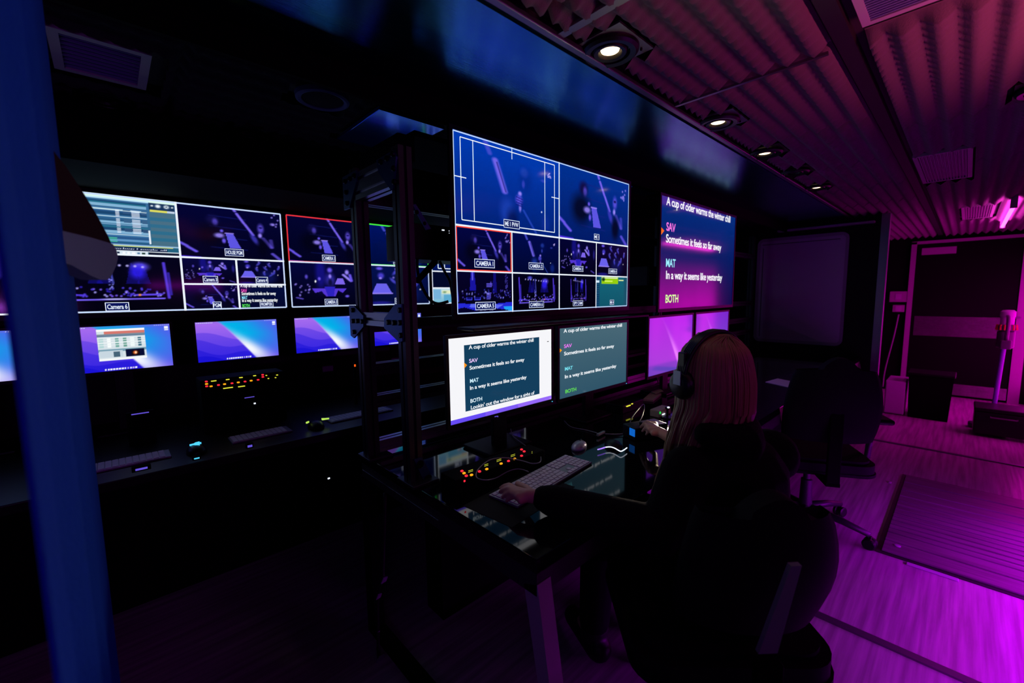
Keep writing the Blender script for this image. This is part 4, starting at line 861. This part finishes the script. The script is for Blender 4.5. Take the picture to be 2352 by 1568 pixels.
# far intercom: upright face, lights on the front
zf = EYE-.199*2.3; q0 = ony(462, 900, 2.3); q1 = ony(655, 880, 2.3)
t = thing('intercom_panel', 'distant intercom panel with red, amber and yellow lights under the wave wallpaper screen', 'intercom', (q0.x, 2.3, .746), 0, 'intercom key panels')
LN = q1.x-q0.x; b = MB(); b.box((0, .004, 0), (LN, .14, .245), bev=.005); b.build('case', 'black_matte', t)
def flamp(px_, py_, m_, sx, sz, nm='lit_key'):
    p = ony(px_, py_, 2.3)-t.location; q = MB(); q.box((p.x-sx, -.003, p.z-sz), (p.x+sx, .006, p.z+sz), bev=min(sx, sz)*.7); q.build(nm, m_, t)
for p in ((474, 876), (475, 887), (502, 884), (533, 880), (563, 876), (593, 872), (603.5, 860.5), (604, 865.4)): flamp(*p, 'led_red', .0050, .0032)
for p in ((474.6, 881.6), (485, 887), (516, 882), (547.5, 878), (577, 874)): flamp(*p, 'led_amber', .0055, .0032)
for px_, py_, w_ in ((491, 874.7, .010), (523, 871.4, .007), (553.6, 866.8, .007), (585, 862.6, .006), (612, 862, .003), (616.7, 869, .003), (633, 867, .003), (636.7, 861, .004), (524, 890.6, .019), (555, 887.2, .014)): flamp(px_, py_, 'led_yellow', w_, .0017, 'name_display')
# glowing mouse: low body with a wave of light round its front
pc = onz(1409, 1019, ZD+.012)
t = thing('computer_mouse', 'black mouse with a glowing white wave stripe on the desk right of the keyboard', 'mouse', (pc.x, pc.y, ZD), math.radians(-38))
b = MB(); b.ball((0, .0, .004), (.034, .046, .022), 20); o = b.build('shell', 'black_plastic', t, smooth=True)
for v in o.data.vertices: v.co.z = max(v.co.z, .0005)
inv = (Matrix.Translation((pc.x, pc.y, ZD)) @ Matrix.Rotation(math.radians(-38), 4, 'Z')).inverted()
W = [(1373, 1032), (1381, 1030), (1390, 1027), (1402, 1026), (1412, 1029), (1419, 1033), (1426, 1036), (1433, 1033), (1440, 1028)]
pts = [inv @ onz(x, y, ZD+.012) for x, y in W]
b = MB(); b.tube(spline(pts, 5), .0021, 6); b.build('light_stripe', 'led_white', t)
b = MB(); b.tube(spline(pts[:3], 5), .0023, 6); b.build('light_stripe', 'glow_purple', t)
# second mouse lit warm behind the keyboard
pc = onz(1330, 1022, ZD+.01); t = thing('computer_mouse', 'small dark mouse between the keyboard and the glowing mouse', 'mouse', (pc.x, pc.y, ZD), math.radians(20))
b = MB(); b.ball((0, 0, .004), (.05, .028, .022), 18); o = b.build('shell', 'bottle', t, smooth=True)
for v in o.data.vertices: v.co.z = max(v.co.z, .0005)
b = MB(); b.box((.012, -.003, .022), (.03, .003, .027), bev=.001); b.build('scroll_wheel', 'black_plastic', t)
# usb plug cable
cable([onz(1296, 966, ZD+.004), onz(1312, 980, ZD+.004), onz(1345, 987, ZD+.004), onz(1372, 994, ZD+.006)], .0018, 'cable_grey', 'thin grey cable ending at the silver plug behind the glowing mouse')
t = thing('usb_plug', 'silver plug on the desk behind the glowing mouse', 'plug', onz(1380, 995, ZD+.012), math.radians(5)); b = MB(); b.box((-.028, -.005, -.005), (.028, .005, .005), bev=.001); b.build('plug_body', 'alu', t); b = MB(); b.box((.028, -.003, -.003), (.036, .003, .003)); b.build('contact', 'steel', t)
cable([onz(1390, 996, ZD+.012), onz(1415, 997, ZD+.008), onz(1435, 995, ZD+.01), onz(1447, 990, ZD+.03)], .002, 'cable_grey', 'grey cable from the silver plug to the box with a blue sticker')
cable([onz(1446, 975, ZD+.03), onz(1452, 958, ZD+.06), onz(1466, 940, ZD+.08), onz(1478, 928, ZD+.08), onz(1480, 938, ZD+.07), onz(1474, 958, ZD+.05), onz(1467, 970, ZD+.03)], .002, 'cable_grey', 'grey cable arching up behind the right hand')
# control box held by the right hand
pb = onz(1452, 997, ZD+.02)
t = thing('control_box', 'black box with a self-glowing blue sticker under the right hand', 'controller', (pb.x, pb.y, ZD), math.radians(-20))
b = MB(); b.box((-.012, -.035, 0), (.16, .05, .055), bev=.006); b.build('case', 'black_plastic', t)
b = MB(); b.box((-.0145, -.032, .020), (-.0118, .0, .050)); b.build('sticker', 'sticker_glow', t)  # sticker emits its colour to look bright, though it is no lamp
b = MB(); b.lathe([(0, 0), (.012, 0), (.012, .01), (0, .012)], 16, (.05, 0, .055)); b.build('knob', 'black_plastic', t)
# network box with card papers and small lights near the purple screens
for i, (q, s_) in enumerate((([(1477, 916), (1500, 896), (1522, 880), (1524, 900), (1500, 918)], 'beige card lying in front of the left purple screen'), ([(1496, 899), (1516, 892), (1524, 898), (1506, 904)], 'smaller beige card on top of the other card by the purple screen'))):
    b = MB(); z = ZD+.012+.008*i; P = [onz(x, y, z) for x, y in q]; b.prism([(p.x, p.y) for p in P], 2, z-.002 if i else ZD+.001, z); tag(b.build('card', 'beige_card'), s_, 'card')
def devbox(px0, py0, w_, d_, h_, label, name='switch_box', leds=(), rz=0, cat='device', m_='black_plastic'):
    p = onz(px0, py0, ZD); t = thing(name, label, cat, (p.x, p.y, ZD), rz); b = MB(); b.box((0, 0, 0), (w_, d_, h_), bev=.004); b.build('case', m_, t)
    for a_, mm, sx, sz in leds: q = MB(); q.box((a_[0]-sx, -.004, a_[1]-sz), (a_[0]+sx, .001, a_[1]+sz)); q.build('indicator', mm, t)
    return t
devbox(1430, 952, .20, .10, .045, 'low black box with a yellow light behind the glowing mouse', leds=[((.05, .036), 'led_yellow', .018, .0022), ((.085, .040), 'led_yellow', .006, .002)])
devbox(1514, 960, .12, .05, .035, 'small device with green and white lights beside the blonde hair', leds=[((.006, .026), 'led_green', .004, .005), ((.04, .012), 'led_white', .012, .002)], m_='beige_card')
# small warm task lamp behind the person's hair
p = onz(1533, 936, ZD+.05); t = thing('task_lamp', 'small warm task lamp head glowing beside the blonde hair', 'lamp', (p.x, p.y, ZD))
b = MB(); b.lathe([(.03, 0), (.03, .006), (.006, .01), (.005, .05), (0, .05)], 16); b.build('base', 'black_plastic', t)
b = MB(); b.tube([(0, 0, .045), (.0, .0, .055)], .011, 10); b.build('lamp_head', 'black_plastic', t)
b = MB(); b.ball((-.006, -.008, .054), (.008, .006, .004), 10); b.build('bulb', 'led_white', t)
o = area('task_glow', (-.008, -.022, .054), (0, 0, 0), .03, .02, (1, .80, .58), L_DESKLAMP, 90); o.parent = t; o.rotation_euler = (Vector((1.13, .53, 1.05))-p).to_track_quat('-Z', 'Y').to_euler()
# sheet of paper far right on the desk
P = [onz(x, y, ZD+.002) for x, y in ((1758, 877), (1786, 869), (1856, 883), (1812, 889))]
tag(MB().prism([(p.x, p.y) for p in P], 2, ZD+.0005, ZD+.003).build('paper_sheet', 'paper'), 'white sheet of paper on the desk right of the blonde head', 'paper')
# ------------------------------------------------------------------ things on the far console
ZF = .745
def far_kb(px0, py0, px1, py1, label):
    a = onz(px0, py0, ZF+.01); c_ = onz(px1, py1, ZF+.01); t = thing('keyboard', label, 'keyboard', (a.x, 2.16, ZF), 0, 'keyboards on the far console')
    ln = max(c_.x-a.x, .2); b = MB(); b.box((0, -.10, 0), (ln, 0, .008), bev=.002); b.build('case', 'keyboard_case', t)
    b = MB()
    for r_ in range(5):
        for k in range(int(ln/.019)-1): b.box((.006+k*.019, -.018*r_-.021, .008), (.022+k*.019, -.018*r_-.006, .0105))
    b.build('keys', 'key', t); return t
far_kb(170, 1072, 390, 1035, 'pale keyboard on the far console beside the blue column')
far_kb(523, 1003, 662, 980, 'pale keyboard on the far console below the lit intercom')
far_kb(742, 958, 880, 930, 'pale keyboard on the far console behind the rear aluminium post')
def far_mouse(px0, py0, label, m_, shape):
    p = onz(px0, py0, ZF+.035); t = thing('computer_mouse', label, 'mouse', (p.x, p.y, ZF), 0, 'mice on the far console')
    b = MB(); b.ball((0, 0, .004), (.034, .055, .030), 16); o = b.build('shell', 'black_plastic', t, smooth=True)
    for v in o.data.vertices: v.co.z = max(v.co.z, .0)
    for q in shape:
        b = MB(); b.add([(x, y, .037) for x, y in q]+[(x, y, .030) for x, y in q], [tuple(range(len(q)))]+[(i, (i+1) % len(q), len(q)+(i+1) % len(q), len(q)+i) for i in range(len(q))]); b.build('light_mark', m_, t)
far_mouse(450, 1019, 'black mouse with a glowing cyan mark on the far console', 'led_cyan', [[(-.020, .004), (-.006, .006), (.0, .016), (.014, .020), (.008, .008), (.018, .004), (.006, -.004), (.010, -.018), (-.004, -.010), (-.008, -.002)]])
far_mouse(725, 965, 'black mouse with two lime green slits of light on the far console', 'led_lime', [[(-.045, -.004), (-.030, .006), (-.028, .003), (-.040, -.008)], [(.030, .010), (.045, -.002), (.058, -.010), (.040, -.006), (.028, -.004)]])
def glint(px0, py0, Y, m_, sx, sz, label, name='indicator_light'):
    p = ony(px0, py0, Y); t = thing(name, label, 'indicator light', p, 0, 'small lights on the dark far console'); b = MB(); b.box((-sx*1.6, .0, (.746-p.z) if Y > 2 else -sz*1.6-.004), (sx*1.6, .02, sz*1.6+.004), bev=.002); b.build('housing', 'black_matte', t); b = MB(); b.box((-sx, -.003, -sz), (sx, .001, sz)); b.build('lens', m_, t)
glint(755, 1098, 1.925, 'led_white', .0045, .003, 'bluish white light low on the front edge of the far console')
glint(325, 1076, 1.925, 'violet_glow', .016, .003, 'violet light on the front edge of the far console below the left keyboard')  # highlight on the desk edge, made as a glowing piece
glint(574, 1024, 1.925, 'violet_glow', .008, .004, 'violet light on the front edge of the far console below the middle keyboard')  # another edge highlight given a glow of its own
glint(452, 1052, 1.925, 'led_cyan', .008, .002, 'small cyan light below the mouse with the cyan mark')
glint(322, 949, 2.35, 'violet_glow', .028, .002, 'thin violet line under the screen with the software window')  # stand base highlight built as a glowing line
glint(573, 912, 2.29, 'violet_glow', .020, .0015, 'thin violet line under the far lit intercom')  # violet highlight, not a lamp, built as a thin glow
glint(585, 926, 2.28, 'led_white', .004, .003, 'white light under the far lit intercom')
glint(815, 839, 2.35, 'led_orange', .004, .006, 'orange light left of the rear aluminium post')
glint(883, 850, 2.35, 'led_blue', .003, .002, 'blue light between the two aluminium posts')
# cable with pale clips hanging down at the outside of the desk end
hc = [onx(x, y, .625) for x, y in ((880, 1300), (880, 1328), (868, 1366), (868, 1450), (870, 1508))]
t = thing('cable_bundle', 'dark cable with pale clips hanging down outside the desk end', 'cable', (hc[0].x, hc[0].y, 0))
top = Vector((.645, hc[0].y, .672)); off = t.location
b = MB(); b.tube(spline([top-off]+[p-off for p in hc]+[Vector((hc[-1].x+.02, hc[-1].y+.05, .006))-off]), .006, 8); b.build('cable', 'cable_black', t, smooth=True)
for p, m_, k in ((hc[1], 'bottle', 1.), (hc[2], 'bottle', .9), (hc[3], 'bottle', .5), (hc[4], 'bottle', 1.4)):
    b = MB(); q = p-off; b.xf = Matrix.Translation(q) @ Matrix.Rotation(.4, 4, 'X') @ Matrix.Scale(k, 4); b.prism([(-.010, -.013), (.009, -.010), (.012, .010), (-.004, .014)], 1, -.009, -.005); b.build('clip', m_, t)
# ------------------------------------------------------------------ the seated person
def sdf_mesh(name, prims, voxel, m_, parent=None, smooth_it=4, sub=0):
    """one closed continuous surface grown from overlapping tapered limbs (union by voxel remesh)"""
    b = MB()
    for p in prims:
        if p[0] == 'c':      # capsule chain: points, radii
            pts, rs = [Vector(q) for q in p[1]], p[2]
            pp, rr = [pts[0]], [rs[0]]
            for i in range(len(pts)-1):
                for k in range(1, 5): pp.append(pts[i].lerp(pts[i+1], k/4)); rr.append(rs[i]+(rs[i+1]-rs[i])*k/4)
            d0 = (pp[0]-pp[1]).normalized(); d1 = (pp[-1]-pp[-2]).normalized()
            P = [pp[0]+d0*rr[0]*k for k in (.98, .80, .5)]+pp+[pp[-1]+d1*rr[-1]*k for k in (.5, .80, .98)]
            R = [rr[0]*k for k in (.2, .6, .866)]+rr+[rr[-1]*k for k in (.866, .6, .2)]
            b.tube(P, R, 14)
        else:                # ellipsoid: centre, radii, rotation matrix
            b.xf = Matrix.Translation(p[1]) @ (p[3].to_4x4() if len(p) > 3 else Matrix.Identity(4)); b.ball((0, 0, 0), p[2], 20); b.xf = Matrix.Identity(4)
    o = b.build(name, m_)
    md = o.modifiers.new('r', 'REMESH'); md.mode = 'VOXEL'; md.voxel_size = voxel; md.use_smooth_shade = True
    sm = o.modifiers.new('s', 'SMOOTH'); sm.factor = .5; sm.iterations = smooth_it
    dg = bpy.context.evaluated_depsgraph_get(); dg.update(); me = bpy.data.meshes.new_from_object(o.evaluated_get(dg))
    o.modifiers.clear(); o.data = me; me.name = name
    if not me.materials: me.materials.append(M[m_])
    me.polygons.foreach_set('use_smooth', [True]*len(me.polygons)); o.parent = parent; return o
PH = math.radians(68); Fv = Vector((math.cos(PH), math.sin(PH), 0)); Lv = Vector((-math.sin(PH), math.cos(PH), 0)); Rv = -Lv; Zv = Vector((0, 0, 1))
HD = Vector((1.205, .478, 1.108))                        # head centre
RM = Matrix((Rv, Fv, Zv)).transposed()                   # local x right, y forward, z up
def hp(x, y, z): return HD + Rv*x + Fv*y + Zv*z
PEL = Vector((1.20, .42, .56)); NK = Vector((1.185, .455, .985)); SH = Vector((1.20, .415, .905))
shl, shr = SH+Lv*.145-Zv*.02, SH+Rv*.15-Zv*.02
ell = Vector((.985, .49, .745)); wrl = onz(1241, 1142, .800); 
elr = Vector((1.47, .50, .80)); wrr = onz(1548, 1010, .822)
ps = thing('person', 'person with long blonde hair in black hoodie and headphones seated at the console desk', 'person', (PEL.x, PEL.y, 0))
prims = [('c', [PEL, PEL+Zv*.18+Fv*.01, SH-Zv*.06], [.125, .115, .125]), ('c', [PEL+Lv*.07, PEL+Rv*.07], [.12, .12]), ('c', [shl, shr], [.048, .048]),
         ('c', [SH, NK, HD-Zv*.06], [.06, .052, .050]), ('e', hp(0, .005, .025), (.074, .094, .098), RM), ('e', hp(0, .045, -.045), (.056, .055, .066), RM),
         ('e', hp(0, .097, -.012), (.012, .016, .022), RM), ('e', hp(0, .103, -.022), (.014, .012, .009), RM), ('e', hp(0, .086, -.058), (.024, .014, .008), RM), ('e', hp(0, .085, -.067), (.020, .012, .006), RM),
         ('e', hp(0, .078, -.098), (.022, .018, .014), RM), ('e', hp(-.076, -.005, -.008), (.010, .018, .030), RM), ('e', hp(.076, -.005, -.008), (.010, .018, .030), RM),
         ('e', hp(-.030, .088, .012), (.014, .009, .009), RM), ('e', hp(.030, .088, .012), (.014, .009, .009), RM),
         ('c', [shl, ell, wrl], [.048, .038, .024]), ('c', [shr, elr, wrr], [.048, .038, .024])]
kneeL, kneeR = Vector((1.24, .86, .53)), Vector((1.44, .80, .53)); ankL, ankR = Vector((1.22, .87, .10)), Vector((1.46, .82, .10))
for s_, kn, an_ in ((Lv, kneeL, ankL), (Rv, kneeR, ankR)): prims.append(('c', [PEL+s_*.09, kn, an_], [.085, .058, .038])); prims.append(('c', [an_, an_+Fv*.13-Zv*.05], [.036, .026]))
def hand(wr, palm, tips, knk, thumb, r=.0080):
    P = [('c', [wr, palm], [.021, .019])]
    for k_ in knk: P.append(('c', [palm, k_], [.017, .0105]))
    P.append(('c', [knk[0], knk[-1]], [.0105, .0100]))
    for k_, t_, q in zip(knk, tips, (1., 1.05, .98, .84)):
        mid = k_.lerp(t_, .45)+Zv*.012; m2 = k_.lerp(t_, .78)+Zv*.007; P.append(('c', [k_, mid, m2, t_], [r*q*1.12, r*q*1.02, r*q*.92, r*q*.78]))
    P.append(('c', thumb, [.013, .0105, .0085])); return P
pl = onz(1214, 1138, .802)
tipsL = [onz(1150, 1121, .776), onz(1149, 1130, .775), onz(1155, 1141, .773), onz(1163, 1151, .770)]
knL = [onz(1186, 1124, .803), onz(1187, 1132, .804), onz(1190, 1140, .801), onz(1196, 1149, .795)]
prims += hand(wrl, pl, tipsL, knL, [pl.lerp(wrl, .35)+Vector((.012, .012, -.002)), onz(1208, 1120, .795), onz(1188, 1110, .778)])
pr = onz(1512, 990, .828)
tipsR = [onz(1476, 975, .806), onz(1472, 981, .806), onz(1476, 990, .800), onz(1484, 998, .795)]; knR = [onz(1497, 975, .832), onz(1492, 980, .834), onz(1494, 987, .832), onz(1500, 995, .826)]
prims += hand(wrr, pr, tipsR, knR, [pr.lerp(wrr, .3)+Vector((-.01, .02, 0)), onz(1506, 973, .815), onz(1490, 970, .808)])
body = sdf_mesh('body', prims, .0042, 'skin', None, 3)
for o_ in (body,): o_.parent = ps; o_.matrix_parent_inverse = Matrix.Translation(-ps.location)
def attach(o, par=None): o.parent = par or ps; o.matrix_parent_inverse = Matrix.Translation(-ps.location); return o
# clothing
cufL = wrl.lerp(ell, .10); cufR = wrr.lerp(elr, .12)
P = [('c', [PEL-Zv*.02, PEL+Zv*.18+Fv*.015, SH-Zv*.07], [.155, .150, .150]), ('c', [PEL+Lv*.06, PEL+Rv*.06], [.150, .150]), ('c', [shl-Zv*.012, shr-Zv*.012], [.070, .070]), ('c', [SH-Zv*.02, NK-Zv*.03-Fv*.012], [.10, .070]),
     ('c', [shl, ell, cufL], [.068, .062, .043]), ('c', [shr, elr, cufR], [.078, .064, .043]), ('c', [NK-Fv*.05+Zv*.0+Lv*.07, NK-Fv*.095-Zv*.02, NK-Fv*.05+Zv*.0+Rv*.07], [.034, .055, .034]),
     ('c', [cufL, wrl.lerp(ell, .04)], [.040, .036])]
for k in range(7):                                        # sleeve folds
    q = ell.lerp(cufL, .15+.12*k); P.append(('e', q+Vector((.004*math.sin(k*2), .004*math.cos(k*3), .006)), (.052-.0022*k, .047-.0018*k, .050-.0025*k)))
attach(sdf_mesh('hoodie', P, .006, 'hoodie', None, 3))
b = MB(); 
P = []
for s_, kn, an_ in ((Lv, kneeL, ankL), (Rv, kneeR, ankR)): P.append(('c', [PEL+s_*.085-Zv*.01, kn, an_+Zv*.04], [.108, .072, .056]))
P.append(('c', [PEL+Lv*.07-Zv*.01, PEL+Rv*.07-Zv*.01], [.135, .135])); attach(sdf_mesh('trousers', P, .008, 'trousers', None, 3))
for an_ in (ankL, ankR): attach(sdf_mesh('shoe', [('c', [an_-Zv*.045-Fv*.03, an_-Zv*.05+Fv*.15], [.048, .040]), ('c', [an_-Zv*.03, an_+Zv*.02], [.05, .052])], .006, 'shoe', None, 3))
# hair: scalp cap, then long wavy locks lying over it
hair = MB(); rr = random.Random(11)
def lock(pts, r0, seg=5):
    P = spline(pts, 5); n = len(P); hair.tube(P, [max(.0006, r0*(1-.75*(i/(n-1))**2.2)*min(1, .35+i/n*6)) for i in range(n)], seg)
capP = [('e', hp(0, -.012, .030), (.088, .104, .104), RM), ('e', hp(0, -.050, -.045), (.082, .062, .100), RM), ('e', hp(0, -.05, -.13), (.088, .05, .09), RM)]
cap = sdf_mesh('hair_cap', capP, .006, 'hair', None, 3)
def guide(az, ln, ph, am, jit):
    """one strand course from the crown down; az 0 = straight back, positive = left side, 2.65 = beside the face"""
    x = -math.sin(az); y = -math.cos(az); side = abs(az)/2.65
    pts = [hp(x*.012, -.012+rr.uniform(-.05, .05), .131), hp(x*.066*jit, -.015+y*.074*jit, .100), hp(x*.089*jit, -.018+y*.099*jit, .022), hp(x*.093*jit, -.020+y*.100*jit, -.060)]
    if x < -.35: fwd, L_, spread = .085, .31, .022
    elif side > .5: fwd, L_, spread = .045, .24, .02
    else: fwd, L_, spread = -.005, .12, .008
    L_ *= ln
    for k in range(1, 9):
        v = k/8; wv = am*math.sin(ph+v*9.5)*(.4+.6*v)
        pts.append(hp(x*(.095+spread*v)*jit+wv, -.020+y*(.100-.03*v)*jit+fwd*v**1.2+wv*.5, -.060-L_*v))
    return pts
NC = 78
for c_ in range(NC):
    az0 = -2.6+5.2*(c_+rr.uniform(-.4, .4))/NC; ph = rr.uniform(0, 6.28); am = rr.uniform(.008, .017); ln0 = rr.uniform(.82, 1.06); jit0 = rr.uniform(.93, 1.03)
    core = guide(az0, ln0, ph, am, jit0)
    for k_ in range(13):
        st = guide(az0+rr.gauss(0, .055), ln0*rr.uniform(.93, 1.03), ph+rr.gauss(0, .12), am, jit0*rr.uniform(.97, 1.02))
        n_ = len(st); P_ = [a_.lerp(b_, .15+.62*(q_/(n_-1))**1.5) for q_, (a_, b_) in enumerate(zip(st, core))]
        lock(P_, rr.uniform(.0020, .0036), 4)
ho = hair.build('hair', 'hair', smooth=True)
# join cap and locks into the one hair mesh
mm = bpy.data.meshes.new('hair'); V1 = [v.co[:] for v in cap.data.vertices]; F1 = [tuple(p.vertices) for p in cap.data.polygons]; n0 = len(V1)
mm.from_pydata(V1+hair.v, [], F1+[tuple(i+n0 for i in f) for f in hair.f]); mm.materials.append(M['hair']); mm.polygons.foreach_set('use_smooth', [True]*len(mm.polygons))
bpy.data.objects.remove(cap); ho.data = mm; attach(ho)
# headphones rest on the head: a thing of their own
t = thing('headphones', 'black over-ear headphones with a pale badge worn on the blonde head', 'headphones', hp(0, 0, .12))
HM = Matrix.Translation(HD-t.location) @ RM.to_4x4()
b = MB(); b.xf = HM; pts = []
for k in range(25):
    a = math.radians(-14+208*k/24); pts.append((.106*math.cos(a), -.006-.010*math.sin(a), .018+.120*math.sin(a)))
for dy in (-.012, -.006, 0, .006, .012): b.tube([(p[0], p[1]+dy, p[2]) for p in pts], .0062, 8)
b.build('headband', 'headphone', t, smooth=True)
for s_ in (-1, 1):
    b = MB(); b.xf = HM @ Matrix.Translation((s_*.100, -.004, -.004)) @ Matrix.Rotation(math.radians(s_*90), 4, 'Y')
    b.lathe([(0, -.022), (.030, -.022), (.038, -.014), (.040, .004), (.034, .014), (.024, .018), (0, .019)], 28); smooth_by_angle(b.build('ear_cup', 'headphone', t), 50)
    b = MB(); b.xf = HM @ Matrix.Translation((s_*.084, -.004, -.004)) @ Matrix.Rotation(math.radians(s_*90), 4, 'Y')
    b.lathe([(.018, -.012), (.036, -.012), (.040, -.002), (.036, .006), (.018, .006)], 24); smooth_by_angle(b.build('ear_pad', 'black_matte', t), 50)
    b = MB(); b.xf = HM; b.box((s_*.102-.006, -.018, .03), (s_*.102+.006, .008, .085), bev=.003); yk = b.build('yoke', 'headphone', t)
    b = MB(); b.xf = HM; b.box((s_*.119, -.018, -.002), (s_*.1212, .008, .036)); b.build('badge', 'headphone_badge', yk)
